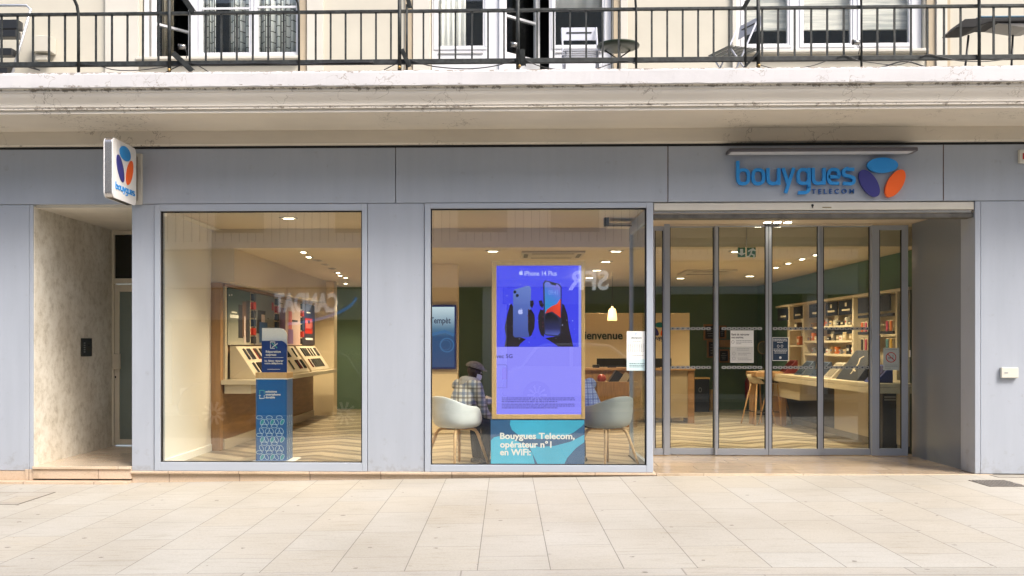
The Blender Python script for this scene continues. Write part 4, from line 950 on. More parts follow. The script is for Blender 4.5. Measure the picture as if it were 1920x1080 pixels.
SP = [(541, 408, 3.06, 0, 'lit spotlight alone in the high ceiling strip behind the first shop window'),
 (569, 472, CZ, 25, 'nearest lit spotlight of the row above the wall of phone posters'), (579, 481, CZ, 25, 'second lit spotlight of the row above the phone posters'),
 (596, 488, CZ, -1, 'unlit spotlight, first of three above the phone posters'), (610, 495.5, CZ, -1, 'unlit spotlight, middle of three above the phone posters'), (623, 503, CZ, -1, 'unlit spotlight, last of three above the phone posters'),
 (634, 511, CZ, 25, 'lit spotlight after the three unlit ones above the phone posters'), (638, 516, CZ, 25, 'lit spotlight second after the three unlit ones above the phone posters'), (648, 520, CZ, 25, 'lit spotlight third after the three unlit ones above the phone posters'), (648, 531, CZ, 25, 'farthest lit spotlight near the end column'),
 (924, 470, CZ, 0, 'lit spotlight above the wooden framed advertising screen, on its doorway recess side'), (1155, 470, CZ, 0, 'nearest lit spotlight of the slanting row over the reception desk'), (1136, 490, CZ, 0, 'second lit spotlight of the slanting row over the reception desk'), (1119, 506, CZ, 0, 'third lit spotlight of the slanting row over the reception desk'), (1105, 520, CZ, 0, 'farthest lit spotlight of the slanting row over the reception desk'),
 (1306, 506, CZ, 0, 'lit spotlight above the ceiling end of the reception wall logo'), (1276, 521, CZ, 0, 'farther lit spotlight above the reception wall logo'), (1406, 517, CZ, 0, 'lit spotlight below the green exit sign'), (1381, 471, CZ, 0, 'lit spotlight touching the arrow side of the green exit sign'),
 (1455, 501, CZ, -28, 'farthest lit spotlight of the row above the accessory wall'), (1478, 493, CZ, -28, 'third nearest lit spotlight of the row above the accessory wall'), (1504, 485, CZ, -28, 'second nearest lit spotlight of the row above the accessory wall'), (1530, 477, CZ, -28, 'nearest lit spotlight of the row above the accessory wall'),
 (800, 480, CZ, 0, 'lit spotlight over the column with the blue screen'), (720, 470, CZ, 0, 'lit spotlight behind the pillar between the windows')]
used = {True: False, False: False}
for x, y, zc, a, lab in SP:
    lit = a != -1; src = proto if lit else proto_off
    o = src if not used[lit] else copy_tree(src); used[lit] = True
    p = atz(x, y, zc); o.location = p; o.rotation_euler = (0, 0, R(a + (65 if lit and a == 25 else 0) + (-65 if a == -28 else 0)) if lit else R(90)); o['label'] = lab
# soffit lamps outside, over the sliding doors
first = None
for i, x in enumerate((1439, 1458, 1477)):
    p = atz(x, 416, 3.045)
    if first is None:
        first = thing('soffit_light', p, '', 'lamp', 'three small lights in the soffit over the sliding doors')
        m = MB().box(p.x - .05, p.x + .05, p.y - .05, p.y + .05, 3.037, 3.0445); m.build('rim', WHITE, first, .003)
        B(p.x - .038, p.x + .038, p.y - .038, p.y + .038, 3.031, 3.0365).build('lens', LAMP_S, first)
        o = first
    else: o = copy_tree(first); o.location = p
    o['label'] = ('soffit light above the door meeting line, first of three', 'middle one of the three small soffit lights', 'last of three soffit lights, toward the grey side wall')[i]
# ceiling cassette and grille
c = atz(1035, 476, CZ)
t = thing('ceiling_cassette', (c.x, c.y, CZ), 'flat air conditioning cassette in the ceiling above the advertising screen', 'air conditioner')
B(c.x - .45, c.x + .45, c.y - .45, c.y + .45, CZ - .03, CZ - .001).build('body', M('cassette_cream', (.5, .45, .36), .5), t, .01)
for k in (-.33, .33): B(c.x - .3, c.x + .3, c.y + k - .04, c.y + k + .04, CZ - .034, CZ - .0305).build('slot', M('slot_grey', (.10, .095, .08), .6), t)
for k in (-.38, .38): B(c.x + k - .03, c.x + k + .03, c.y - .28, c.y + .28, CZ - .034, CZ - .0305).build('slot', M('slot_grey', (.10, .095, .08), .6), t)
c = atz(1325, 509, CZ)
t = thing('ceiling_cassette', (c.x, c.y, CZ), 'flat air conditioning cassette in the ceiling behind the sliding doors', 'air conditioner')
B(c.x - .45, c.x + .45, c.y - .45, c.y + .45, CZ - .03, CZ - .001).build('body', M('cassette_cream', (.5, .45, .36), .5), t, .01)
for k in (-.33, .33): B(c.x - .3, c.x + .3, c.y + k - .04, c.y + k + .04, CZ - .034, CZ - .0305).build('slot', M('slot_grey', (.10, .095, .08), .6), t)
# projector box in the middle window's top corner
q = rect(1133, 399, 1142, 424, 1.2)
t = thing('curtain_motor', (q[0], 1.2, q[2]), 'small dark bracket hanging inside the top of the window with the screen', 'bracket')
B(q[0], q[1], 1.2, 1.3, q[2], q[3]).build('housing', BLACKP, t, .004)
B(q[0] + .01, X_(1185, 1.2), 1.22, 1.24, q[2] - .0, q[2] + .012).build('rod', BLACKP, t); B(q[0] + .01, X_(1190, 1.2), 1.19, 1.2, q[3] - .012, q[3] + 0.0).build('rail', BLACKP, t)
for zz in (): pass
m = MB().box(q[1], X_(1185, 1.25), 1.25, 1.6, q[2] + .012, 3.0); m.build('cover', CEIL, t)

# ---- exit sign
q = rect(1383.5, 464, 1417, 482, 2.25)
t = thing('exit_sign', ((q[0] + q[1]) / 2, 2.25, q[3]), 'green hanging exit sign with white arrow and running figure', 'sign')
GRN = M('exit_green', (.01, .14, .055), .4); wM = (q[1] - q[0])
B(q[0], q[0] + wM * .42, 2.25, 2.27, q[2], q[3]).build('arrow_panel', GRN, t); B(q[0] + wM * .52, q[1], 2.25, 2.27, q[2], q[3]).build('figure_panel', GRN, t)
cx_ = q[0] + wM * .21; H_ = q[3] - q[2]; zc_ = (q[2] + q[3]) / 2
MB().prism([(cx_ - .02, 2.249, q[3] - H_ * .15), (cx_ + .02, 2.249, q[3] - H_ * .15), (cx_ + .02, 2.249, zc_ - .01), (cx_ + .06, 2.249, zc_ - .01), (cx_, 2.249, q[2] + H_ * .14), (cx_ - .06, 2.249, zc_ - .01), (cx_ - .02, 2.249, zc_ - .01)], (0, -.002, 0)).build('arrow', PAPER, t)
fx_ = q[0] + wM * .76; m = MB(); f_ = front(2.249)
m.disc((fx_ + .02, 2.249, q[3] - H_ * .2), .018, .018, .002)
for k, st in enumerate(([(fx_ + .01, zc_ + .045), (fx_ - .01, zc_ - .02)], [(fx_ - .01, zc_ - .02), (fx_ + .035, zc_ - .04), (fx_ + .03, zc_ - .09)], [(fx_ - .01, zc_ - .02), (fx_ - .03, zc_ - .055), (fx_ - .07, zc_ - .06)], [(fx_ + .01, zc_ + .04), (fx_ + .055, zc_ + .02)], [(fx_ + .005, zc_ + .04), (fx_ - .045, zc_ + .01)])):
    ribbon(m, st, .018, .002 + k * .0004, 0, 0, f_)
m.build('running_figure', PAPER, t)
MB().tube([((q[0] + q[1]) / 2, 2.26, q[3]), ((q[0] + q[1]) / 2, 2.26, 3.06)], .006, 6).build('rod', STEEL, t)

# ---- left display unit
UX = -3.9; U0, U1 = 2.27, 8.8; TZ = 1.0; TX = -3.42
unit = thing('display_unit', (UX, U0, FZ), 'long wooden wall unit with phone posters and a white demonstration shelf', 'display unit')
B(XLW + .001, UX, U0, U0 + .13, FZ, 2.33).build('end_panel', WOODL, unit, .004)
B(UX - .02, UX, U0 + .131, U1, FZ + .14, 2.33).build('back_panel', WOOD, unit)
B(UX - .02, UX + .02, U0 + .131, U1, FZ, FZ + .139).build('kick_board', OFFW, unit)
B(UX + .001, TX + .0, U0 + .02, U1, TZ - .065, TZ).build('shelf', OFFW, unit, .004)
B(UX + .03, TX - .08, U0 + .08, U0 + 1.6, TZ - .19, TZ - .066).build('drawer', OFFW, unit, .004)
B(XLW + .001, UX + .03, U0 + .135, U1, 2.29, 2.325).build('top_board', WOODL, unit)
B(UX + .001, UX + .03, U0 + .131, U0 + .25, TZ + .001, 2.285).build('edge_strip', OFFW, unit)
def yof(px_): return atx(px_, 600, UX + .02).y
pcols = [((424, 466), (.045, .075, .075), 'a'), ((475.5, 511), (.22, .235, .25), 'b'), ((519, 560), (.42, .32, .34), 'c'), ((566, 588), (.03, .045, .10), 'd')]
def grad_mat(name, c0, c1, z0, z1):
    m, nt, b = base_mat(name); geo = N(nt, 'ShaderNodeNewGeometry'); sep = N(nt, 'ShaderNodeSeparateXYZ'); nt.links.new(geo.outputs[0], sep.inputs[0])
    r_ = N(nt, 'ShaderNodeMapRange'); nt.links.new(sep.outputs[2], r_.inputs[0]); r_.inputs[1].default_value = z0; r_.inputs[2].default_value = z1
    c = ramp(nt, r_.outputs[0], [(0, c0), (1, c1)]); nt.links.new(c, b.inputs['Base Color']); b.inputs['Roughness'].default_value = .4; return m
pm = {'a': grad_mat('poster_print_teal', (.42, .40, .34), (.03, .07, .07), 1.45, 2.1), 'b': grad_mat('poster_print_grey', (.33, .30, .30), (.16, .19, .20), 1.45, 2.2), 'c': grad_mat('poster_print_pink', (.45, .30, .28), (.48, .38, .36), 1.45, 2.2), 'd': grad_mat('poster_print_night', (.03, .02, .03), (.015, .035, .12), 1.45, 2.2)}
def sidepl(Xp):
    return lambda a, d, b: Vector((Xp + d, a, b))
for (xa, xb), col, k in pcols:
    y0, y1 = yof(xa), yof(xb); po = B(UX + .03, UX + .045, y0, y1, 1.48, 2.27).build('poster', pm[k], unit)
    cv = lambda a, d, b: Vector((UX + .0455 + d, a, b)); wd = y1 - y0
    m = MB()
    def rp(a, b, z0, z1, mi, d=.002, sk=0): m.add([cv(y0 + a * wd, d, z0), cv(y0 + b * wd, d, z0), cv(y0 + b * wd + sk * wd, d, z1), cv(y0 + a * wd + sk * wd, d, z1)], [(0, 1, 2, 3)], mi)
    if k == 'a':
        rp(.44, .66, 1.58, 2.06, 0); rp(.62, .80, 1.60, 2.12, 1, .003); rp(.80, .97, 1.52, 2.14, 0, .004); rp(.70, .76, 1.50, 1.9, 6, .005); rp(.08, .45, 1.86, 1.905, 2); rp(.15, .38, 1.93, 1.95, 2); rp(.03, .08, 2.16, 2.18, 2); rp(.13, .18, 2.17, 2.19, 2)
    elif k == 'b':
        rp(.05, .44, 1.66, 2.02, 0, .002, .08); rp(.20, .62, 1.52, 1.84, 3, .003); rp(.30, .48, 1.84, 1.96, 6, .004); rp(.62, .70, 1.9, 1.915, 0); rp(.70, .9, 1.68, 1.70, 0); rp(.7, .88, 1.62, 1.635, 0); rp(.86, .97, 2.05, 2.18, 4)
    elif k == 'c':
        rp(.06, .32, 1.56, 2.12, 5); rp(.44, .60, 1.76, 2.08, 7); rp(.30, .36, 1.55, 2.1, 6, .003); rp(.42, .66, 1.5, 1.76, 5); rp(.60, .88, 1.90, 1.935, 0); rp(.05, .2, 2.18, 2.2, 0)
    else:
        rp(.15, .78, 1.70, 2.0, 4, .002); rp(.20, .74, 1.80, 1.97, 7, .003); rp(.36, .56, 1.9, 1.96, 0, .004); rp(.25, .6, 2.1, 2.12, 2); rp(.2, .8, 1.58, 1.62, 2)
    m.build('printed_pattern', [INK, M('print_brown', (.12, .07, .05), .5), PAPER, M('print_blue', (.05, .12, .30), .5), RED, M('print_violet', (.18, .10, .22), .5), M('print_pale', (.6, .5, .5), .5), M('print_salmon', (.45, .12, .12), .5)], po)
for a, b in ((467, 474), (512, 518), (561, 565)):
    y0, y1 = yof(a), yof(b); B(UX + .03, UX + .034, y0, y1, 1.48, 2.27).build('slot_panel', BEIGE, unit)
    m = MB()
    for i in range(6): m.box(UX + .035, UX + .08, y0 + .03, y1 - .03, 1.50 + i * .13, 1.605 + i * .13, i % 3)
    m.build('slot_pattern', [INK, M('slot_red', (.4, .03, .02), .4), M('slot_navy', (.03, .05, .10), .4)], unit)
# sloping phone boards on that shelf with phones
for k, (y0, y1) in enumerate(((2.55, 4.3), (4.9, 6.3), (6.5, 8.3))):
    t = thing('phone_stand', (UX + .2, y0, TZ), ('nearest sloping white board of phones on the shelf under the posters', 'middle sloping board of phones under the posters, behind the blue pedestal', 'farthest sloping board of phones under the posters')[k], 'display stand', 'sloping boards of phones')
    m = MB().prism([(UX + .05, y0, TZ + .001), (TX - .06, y0, TZ + .001), (TX - .06, y0, TZ + .03), (UX + .13, y0, TZ + .46), (UX + .05, y0, TZ + .46)], (0, y1 - y0, 0)); m.build('board', OFFW, t, .004)
pal = [(.02, .02, .025), (.05, .06, .12), (.03, .03, .03), (.30, .02, .03), (.03, .035, .05), (.12, .14, .18), (.025, .02, .02)]
PH = [M('phone_body_%d' % i, c, .25) for i, c in enumerate(pal)]
sl0 = Vector((TX - .06, 0, TZ + .03)); sl1 = Vector((UX + .13, 0, TZ + .46)); sdv = (sl1 - sl0); sn = Vector((-sdv.z, 0, sdv.x)).normalized() * -1
if sn.z < 0: sn = -sn
cnt = 0
plist = [(2.78, 1, 1), (2.98, 1, 5), (3.08, 1, 1), (3.36, 1, 3), (3.45, 1, 4), (3.7, 1, 0), (2.8, 0, 5), (3.02, 0, 0), (3.12, 0, 2), (3.22, 0, 6), (3.9, 0, 4), (5.1, 0, 4), (5.3, 1, 0), (5.45, 1, 4), (5.6, 0, 6), (5.75, 0, 3), (5.95, 1, 0), (6.1, 0, 1), (6.7, 1, 0), (6.9, 1, 0), (7.1, 1, 4), (7.35, 1, 0), (7.6, 1, 4), (7.9, 1, 1), (6.75, 0, 3), (7.0, 0, 1), (3.84, 1, 5), (4.0, 1, 1), (4.15, 1, 3), (3.35, 0, 3), (3.5, 0, 0), (3.75, 0, 1), (4.08, 0, 2), (5.0, 1, 5), (5.15, 1, 0), (6.0, 0, 4), (7.2, 0, 0), (7.4, 0, 5), (7.6, 0, 0), (7.8, 0, 4), (7.85 + .18, 1, 0)]
place_w = ['on the nearest sloping board', 'on the middle sloping board', 'on the farthest sloping board']
rowc = {}
plist.sort(key=lambda a: (a[1], a[0]))
ordn = ['first', 'second', 'third', 'fourth', 'fifth', 'sixth', 'seventh', 'eighth', 'ninth', 'tenth', 'eleventh', 'twelfth']
for y, up, ci in plist:
    a = .56 if up else .10; h = .16 / sdv.length * 1.0; w_ = .085; c0 = sl0 + sdv * a; c1 = sl0 + sdv * (a + h * 1.12)
    th = sn * .012; lift = sn * .004
    bidx = 0 if y < 4.5 else (1 if y < 6.4 else 2); key = (bidx, up); rowc[key] = rowc.get(key, 0) + 1
    P = [Vector((c0.x, y, c0.z)) + lift, Vector((c0.x, y + w_, c0.z)) + lift, Vector((c1.x, y + w_, c1.z)) + lift, Vector((c1.x, y, c1.z)) + lift]
    t = thing('phone', P[0], '%s phone in the %s row %s, %s from the window' % (['black', 'dark blue', 'black', 'red', 'dark', 'grey blue', 'black'][ci], 'upper' if up else 'lower', place_w[bidx], ordn[rowc[key] - 1]), 'phone', 'phones on the sloping boards')
    MB().prism(P, th).build('body', PH[ci], t, .003)
    Q = [p + th * 1.05 + (P[2] - p) * .06 for p in P]; MB().prism(Q, th * .05).build('screen', M('dark_screen', (.012, .013, .02), .12), t)
# laptop-like stand on top of the unit
a = at(419, 517, 3.0); t = thing('sign_holder', (a.x, 3.0, 2.33), 'tilted dark sign holder standing on top of the poster wall', 'sign')
q0 = Vector((UX + .0, 2.75, 2.335)); MB().prism([q0, q0 + Vector((.0, .45, 0)), q0 + Vector((-.12, .28, .18)), q0 + Vector((-.12, .05, .18))], (.02, 0, .01)).build('panel', M('dark_back', (.05, .045, .04), .5), t)

# ---- blue pedestal
PY = 1.02; q = rect(478, 708, 536, 866, PY); z0_, z1_ = FZ, Z_(507, 703, PY)
x0_, x1_ = X_(478, PY), X_(537, PY); ped = thing('display_pedestal', ((x0_ + x1_) / 2, PY, FZ), 'blue rounded pedestal with white oval line pattern and a wooden top', 'pedestal')
def rr_xy(x0, x1, y0, y1, r, n=6):
    return rrect(x0, x1, y0, y1, r, n)
fp = rr_xy(x0_, x1_, PY, PY + .40, .045)
MB().prism([(a, b, FZ + .012) for a, b in fp], (0, 0, z1_ - .055 - FZ - .012)).build('body', BLUE, ped)
fp2 = rr_xy(x0_ - .004, x1_ + .004, PY - .004, PY + .404, .047)
MB().prism([(a, b, z1_ - .0545) for a, b in fp2], (0, 0, .012)).build('white_band', WHITE, ped)
MB().prism([(a, b, z1_ - .042) for a, b in fp2], (0, 0, .07)).build('top_board', OAKF, ped)
fp3 = rr_xy(x0_ - .03, x1_ + .10, PY - .03, PY + .43, .03); MB().prism([(a, b, FZ + .001) for a, b in fp3], (0, 0, .010)).build('base_plate', WHITE, ped)
# oval line pattern
def ring(mb, c, rx_, rz_, ang, w, conv, d=.0015, mi=0, n=26):
    pts = []
    for k in range(n + 1):
        t_ = 2 * math.pi * k / n; A_, B_ = rx_ * math.cos(t_), rz_ * math.sin(t_); pts.append((c[0] + A_ * math.cos(ang) - B_ * math.sin(ang), c[1] + A_ * math.sin(ang) + B_ * math.cos(ang)))
    ribbon(mb, pts, w, d, 0, mi, conv)
def ovalfill(mb, c, rx_, rz_, ang, conv, d=.0008, mi=1):
    pts = [];
    for k in range(20):
        t_ = 2 * math.pi * k / 20; A_, B_ = rx_ * math.cos(t_), rz_ * math.sin(t_); pts.append(conv(c[0] + A_ * math.cos(ang) - B_ * math.sin(ang), d, c[1] + A_ * math.sin(ang) + B_ * math.cos(ang)))
    mb.add(pts, [tuple(range(20))], mi)
m = MB(); sp_ = .124; zz = FZ + .06; row = 0
W_ = (x1_ - x0_)
while zz < FZ + .52:
    for i in range(4):
        cx_ = x0_ + .055 + (i - (.5 if row % 2 else 0)) * sp_
        for dx, dz, aa in ((0, .056, 0), (-.036, 0, R(-62)), (.036, 0, R(62))):
            if row == 3 and dz == 0 and False: continue
            c_ = (cx_ + dx, zz + dz)
            if c_[0] - .02 < x0_ + .012 or c_[0] + .02 > x1_ - .012: continue
            if dx > 0 and row % 2 == 0: ovalfill(m, c_, .036, .019, aa, front(PY))
            ring(m, c_, .037, .021, aa, .0055, front(PY), .0016 + .0002 * (row % 3))
    zz += .108; row += 1
m.build('oval_pattern', [LBLUE, TEAL], ped)
m = MB()
for i in range(5):
    for j in range(3):
        ring(m, (PY + .06 + j * .12, FZ + .08 + i * .108), .03, .048, 0, .006, lambda a, d, b: Vector((x1_ + d, a, b)))
m.build('oval_pattern', LBLUE, ped)
q = rect(498, 732, 526, 747, PY)
text_mesh('solutions\nsmartphone\ndurable', q[0], q[1], q[2], q[3], PY - .0005, PAPER, ped, bold=.02)
m = MB(); q = rect(487, 732, 495.5, 747, PY); ribbon(m, [(q[0], q[2] + .03), (q[0], q[2]), (q[1], q[2]), (q[1], q[2] + .04)], .006, .002, 0, 0, front(PY)); ribbon(m, [(q[0], q[2] + .045), (q[0], q[3]), (q[1], q[3]), (q[1], q[2] + .055)], .006, .002, 0, 1, front(PY)); ribbon(m, [(q[0] - .012, q[2] + .037), (q[0] + .014, q[2] + .037)], .006, .0024, 0, 0, front(PY))
m.build('phone_emblem', [PAPER, M('mint', (.10, .50, .40), .5)], ped)
# leaflet display on it
LY = PY + .10; q = rect(490.5, 615, 537.5, 697, LY)
t = thing('leaflet_display', ((q[0] + q[1]) / 2, LY, q[2]), 'blue and white repair leaflet display standing on the pedestal', 'leaflet stand')
zt1_ = z1_ + .029
pts = [(q[0], q[3]), (q[1] - .10, q[3])] + [(q[1] - .10 + .10 * math.sin(R(a)), q[3] - .10 + .10 * math.cos(R(a))) for a in (20, 40, 60, 80, 90)] + [(q[1], zt1_), (q[0], zt1_)]
MB().prism([(a, LY + .02, b) for a, b in pts], (0, .02, 0)).build('back_card', WHITE, t)
zf_ = Z_(512, 639, LY); pts = [(q[0] + .006, zf_), (q[1] - .06, zf_), (q[1] - .03, zf_ - .015), (q[1] + .004, zf_ - .05), (q[1] + .004, zt1_), (q[0] + .006, zt1_)]
MB().prism([(a, LY - .02, b) for a, b in pts], (0, .03, 0)).build('holder', BLUE2, t)
q = rect(499, 657, 527, 668.5, LY); text_mesh('Réparation\nexpress', q[0], q[1], q[2], q[3], LY - .0205, PAPER, t, bold=.025)
q = rect(496.5, 674.5, 532, 684, LY); text_mesh('Ici, faites réparer\nvotre téléphone.', q[0], q[1], q[2], q[3], LY - .0205, PAPER, t, bold=.025)
m = MB(); a = rect(496, 670, 532, 670.8, LY); m.box(a[0], a[1], LY - .0225, LY - .0205, a[2], a[3]); a = rect(502, 692, 526, 692.8, LY); m.box(a[0], a[1], LY - .0225, LY - .0205, a[2], a[3]); m.build('rule_pattern', PAPER, t)
m = MB(); a = rect(508, 641, 516, 653, LY); ribbon(m, [(a[0], a[3] - .02), (a[0], a[3]), (a[1], a[3]), (a[1], a[3] - .03)], .007, .002, .0205, 0, front(LY)); ribbon(m, [(a[0], a[3] - .03), (a[0], a[2]), (a[1], a[2])], .007, .002, .0205, 0, front(LY)); ribbon(m, [(a[0] + .015, a[3] - .012), (a[1] + .03, a[2] + .002)], .01, .0026, .0205, 1, front(LY)); ribbon(m, [(a[0] + .02, a[2] + .01), (a[1] + .035, a[3] - .02)], .009, .003, .0205, 0, front(LY))
m.build('tool_emblem', [PAPER, M('mint', (.10, .50, .40), .5)], t)

# ---- advertising screen
SY = .42; q = rect(922, 489, 1097, 786, SY)
scr = thing('advertising_screen', ((q[0] + q[1]) / 2, SY, q[2]), 'large upright advertising screen in a light wood frame showing two phones on blue', 'screen')
s_ = rect(931, 498, 1090, 777, SY)
m = MB(); m.box(q[0], s_[0], SY, SY + .09, q[2], q[3]); m.box(s_[1], q[1], SY, SY + .09, q[2], q[3]); m.box(s_[0], s_[1], SY, SY + .09, q[2], s_[2]); m.box(s_[0], s_[1], SY, SY + .09, s_[3], q[3])
m.build('frame', OAKF, scr, .006)
SCR_E = 0.62
def emat(name, col, k=1.0):
    if name in MATS: return MATS[name]
    m_ = bpy.data.materials.new(name); m_.use_nodes = True; b = m_.node_tree.nodes['Principled BSDF']; b.inputs['Base Color'].default_value = (.02, .02, .02, 1); b.inputs['Roughness'].default_value = .15
    b.inputs['Emission Color'].default_value = (*col, 1); b.inputs['Emission Strength'].default_value = SCR_E * k; MATS[name] = m_; return m_
yS = SY + .02; zmid = Z_(1010, 650.5, SY)
disp = B(s_[0], s_[1], yS, yS + .03, s_[2], zmid).box(s_[0], s_[1], yS, yS + .03, s_[2], zmid).build('display', emat('screen_lilac', (.24, .22, .82)), scr)
B(s_[0], s_[1] - .03, yS, yS + .03, zmid + .0005, s_[3]).build('display', emat('screen_blue', (.04, .045, .72)), scr)
B(s_[1] - .0295, s_[1], yS, yS + .03, zmid + .0005, s_[3]).build('display', emat('screen_edge', (.22, .24, .75)), scr)
cvS = front(yS)
def sp(x, y): p = at(x, y, yS); return (p.x, p.z)
def poly(mb, pts, d, mi=0):
    mb.add([cvS(*(lambda a: (a[0], d, a[1]))(sp(*p))) for p in pts], [tuple(range(len(pts)))], mi)
def grad_emit(name, stops, axis_pts):
    m_ = bpy.data.materials.new(name); m_.use_nodes = True; nt = m_.node_tree; b = nt.nodes['Principled BSDF']; geo = N(nt, 'ShaderNodeNewGeometry'); sep = N(nt, 'ShaderNodeSeparateXYZ'); nt.links.new(geo.outputs[0], sep.inputs[0])
    (x0, z0), (x1, z1) = axis_pts; dx, dz = x1 - x0, z1 - z0; L2 = dx * dx + dz * dz
    v = math_(nt, 'ADD', math_(nt, 'MULTIPLY', sep.outputs[0], dx / L2), math_(nt, 'MULTIPLY', sep.outputs[2], dz / L2)); v = math_(nt, 'SUBTRACT', v, (x0 * dx + z0 * dz) / L2)
    c = ramp(nt, v, stops); nt.links.new(c, b.inputs['Emission Color']); b.inputs['Emission Strength'].default_value = SCR_E; b.inputs['Base Color'].default_value = (.02, .02, .02, 1); b.inputs['Roughness'].default_value = .15; return m_
phb = grad_emit('screen_phone_back', [(0, (.045, .07, .30)), (.6, (.075, .12, .42)), (1, (.12, .18, .50))], (sp(965, 632), sp(990, 535)))
ps1 = grad_emit('screen_phone_wallpaper', [(0, (.02, .22, .50)), (.4, (.05, .16, .60)), (1, (.22, .12, .65))], (sp(1020, 570), sp(1053, 525)))
m = MB()
skin_ = emat('screen_hand', (.012, .006, .010)); skin2 = emat('screen_hand_rim', (.07, .012, .03)); 
# hands
poly(m, [(946, 650), (949, 632), (946, 615), (951, 590), (956, 572), (959, 569), (962, 575), (962, 605), (975, 632), (986, 636), (975, 645), (972, 650)], .0010, 0)
poly(m, [(994, 564), (1000, 563), (1001, 570), (998, 578), (994, 574)], .0030, 0)
poly(m, [(990, 582), (996, 580), (1002, 590), (1003, 600), (1002, 615), (997, 628), (993, 632), (990, 620)], .0030, 0)
poly(m, [(1075, 650), (1071, 632), (1067, 615), (1064, 590), (1058, 572), (1054, 569), (1052, 605), (1045, 630), (1022, 634), (1040, 645), (1047, 650)], .0010, 0)
poly(m, [(1010, 564), (1016, 563), (1019, 572), (1017, 578), (1012, 573)], .0030, 0)
poly(m, [(1019, 582), (1013, 580), (1009, 592), (1009, 604), (1010, 616), (1014, 628), (1020, 632), (1021, 615)], .0030, 0)
for (x, y) in ((991, 581), (990, 592), (991, 603), (1019, 582), (1018, 594), (1018, 605), (1018, 612)):
    poly(m, [(x - 1.6, y), (x, y - 1.8), (x + 1.6, y), (x, y + 1.8)], .0042, 1)
m.build('hand_image', [skin_, skin2], scr)
m = MB(); poly(m, [(962, 547), (964, 543), (990, 535.5), (994, 537), (995.5, 541), (995.5, 620), (994, 630), (991, 632.5), (965, 632.5), (962, 629)], .0020, 0)
m.build('phone_back_image', phb, scr)
m = MB()
for x, y in ((965.5, 547.5), (970, 554)):
    cx_, cz_ = sp(x, y); m.disc((cx_, yS - .0026, cz_), .018, .018, .0006, n=16)
m.build('camera_image', emat('screen_black', (.002, .002, .006)), scr)
def apple(mb, x, y, s, d=.003, mi=0):
    P = [(0, .42), (.12, .50), (.28, .52), (.42, .42), (.40, .30), (.34, .15), (.40, -.02), (.48, -.10), (.38, -.32), (.26, -.46), (.14, -.46), (0, -.42), (-.14, -.46), (-.26, -.46), (-.40, -.30), (-.50, -.05), (-.48, .22), (-.38, .42), (-.22, .52), (-.1, .48)]
    poly(mb, [(x + a * s, y - b * s * 1.0) for a, b in P], d, mi); poly(mb, [(x + .0 * s, y - .56 * s), (x + .06 * s, y - .72 * s), (x + .24 * s, y - .84 * s), (x + .18 * s, y - .66 * s)], d, mi)
EW = emat('screen_white', (.42, .46, .85)); m = MB(); apple(m, 976, 585, 9); m.build('fruit_emblem', EW, scr)
m = MB(); apple(m, 977, 512.5, 7.5); m.build('fruit_emblem', EW, scr)
q = rect(983, 508, 1044, 517, yS); text_mesh('iPhone 14 Plus', q[0], q[1], q[2], q[3], yS - .001, EW, scr, bold=.012)
m = MB(); poly(m, [(1018, 531), (1022, 525.5), (1048, 532), (1053, 538), (1053, 594), (1052, 624), (1050, 629.5), (1046, 631), (1024, 629), (1020, 626)], .0018, 0); m.build('phone_front_image', emat('screen_edge2', (.02, .02, .06)), scr)
m = MB(); poly(m, [(1021, 532), (1024, 528), (1046, 533.5), (1051, 539), (1051, 560), (1044, 572), (1032, 578), (1022, 588)], .0024, 0); m.build('wallpaper_image', ps1, scr)
m = MB(); poly(m, [(1051, 560), (1051, 596), (1044, 590), (1035, 584), (1022, 588), (1026, 580), (1035, 574), (1044, 570)], .0026, 0); m.build('wallpaper_image', grad_emit('screen_orange', [(0, (.45, .02, .02)), (1, (.75, .06, .02))], (sp(1025, 590), sp(1050, 570))), scr)
m = MB(); pts = [(1022, 626), (1022, 592), (1028, 586), (1036, 587), (1044, 593), (1049, 604), (1050, 624), (1046, 628.5), (1025, 627)]; poly(m, pts, .0028, 0)
m.build('wallpaper_image', grad_emit('screen_disc', [(0, (.07, .09, .40)), (.35, (.02, .02, .10)), (1, (.004, .004, .01))], (sp(1036, 628), sp(1036, 596))), scr)
m = MB(); poly(m, [(1030, 528.8), (1043, 532), (1042, 535.5), (1033, 533.5)], .003, 0); m.build('notch_image', MATS['screen_black'], scr)
q = rect(1028, 544, 1046, 553, yS); text_mesh('09:41', q[0], q[1], q[2], q[3], yS - .003, emat('screen_pale', (.15, .25, .75)), scr, bold=.01)
q = rect(931.5, 664, 961, 671.5, yS); text_mesh('avec 5G', q[0] - .035, q[1], q[2], q[3], yS - .001, emat('screen_ink', (.02, .015, .13)), scr, bold=.012)
m = MB(); ribbon(m, [sp(931.5, 684), sp(947, 684)] + [sp(947 + 3.5 * math.sin(R(a)), 687.5 - 3.5 * math.cos(R(a))) for a in (20, 45, 70, 90)] + [sp(950.5, 727), sp(931.5, 727)], .004, .0012, 0, 0, cvS); m.build('outline_image', emat('screen_line', (.03, .02, .2)), scr)
m = MB(); rnd = random.Random(4)
for y in (745.5, 749, 752.5, 757, 760.5, 764):
    x = 941
    end = 1078 if y != 752.5 and y != 764 else 1045
    while x < end:
        w_ = rnd.uniform(2, 7); a = sp(x, y); b = sp(min(x + w_, end), y + 1.5); m.box(a[0], b[0], yS - .0012, yS - .0004, b[1], a[1]); x += w_ + 1
m.build('small_print_pattern', emat('screen_small_print', (.05, .045, .22)), scr)
m = MB(); rnd = random.Random(9)
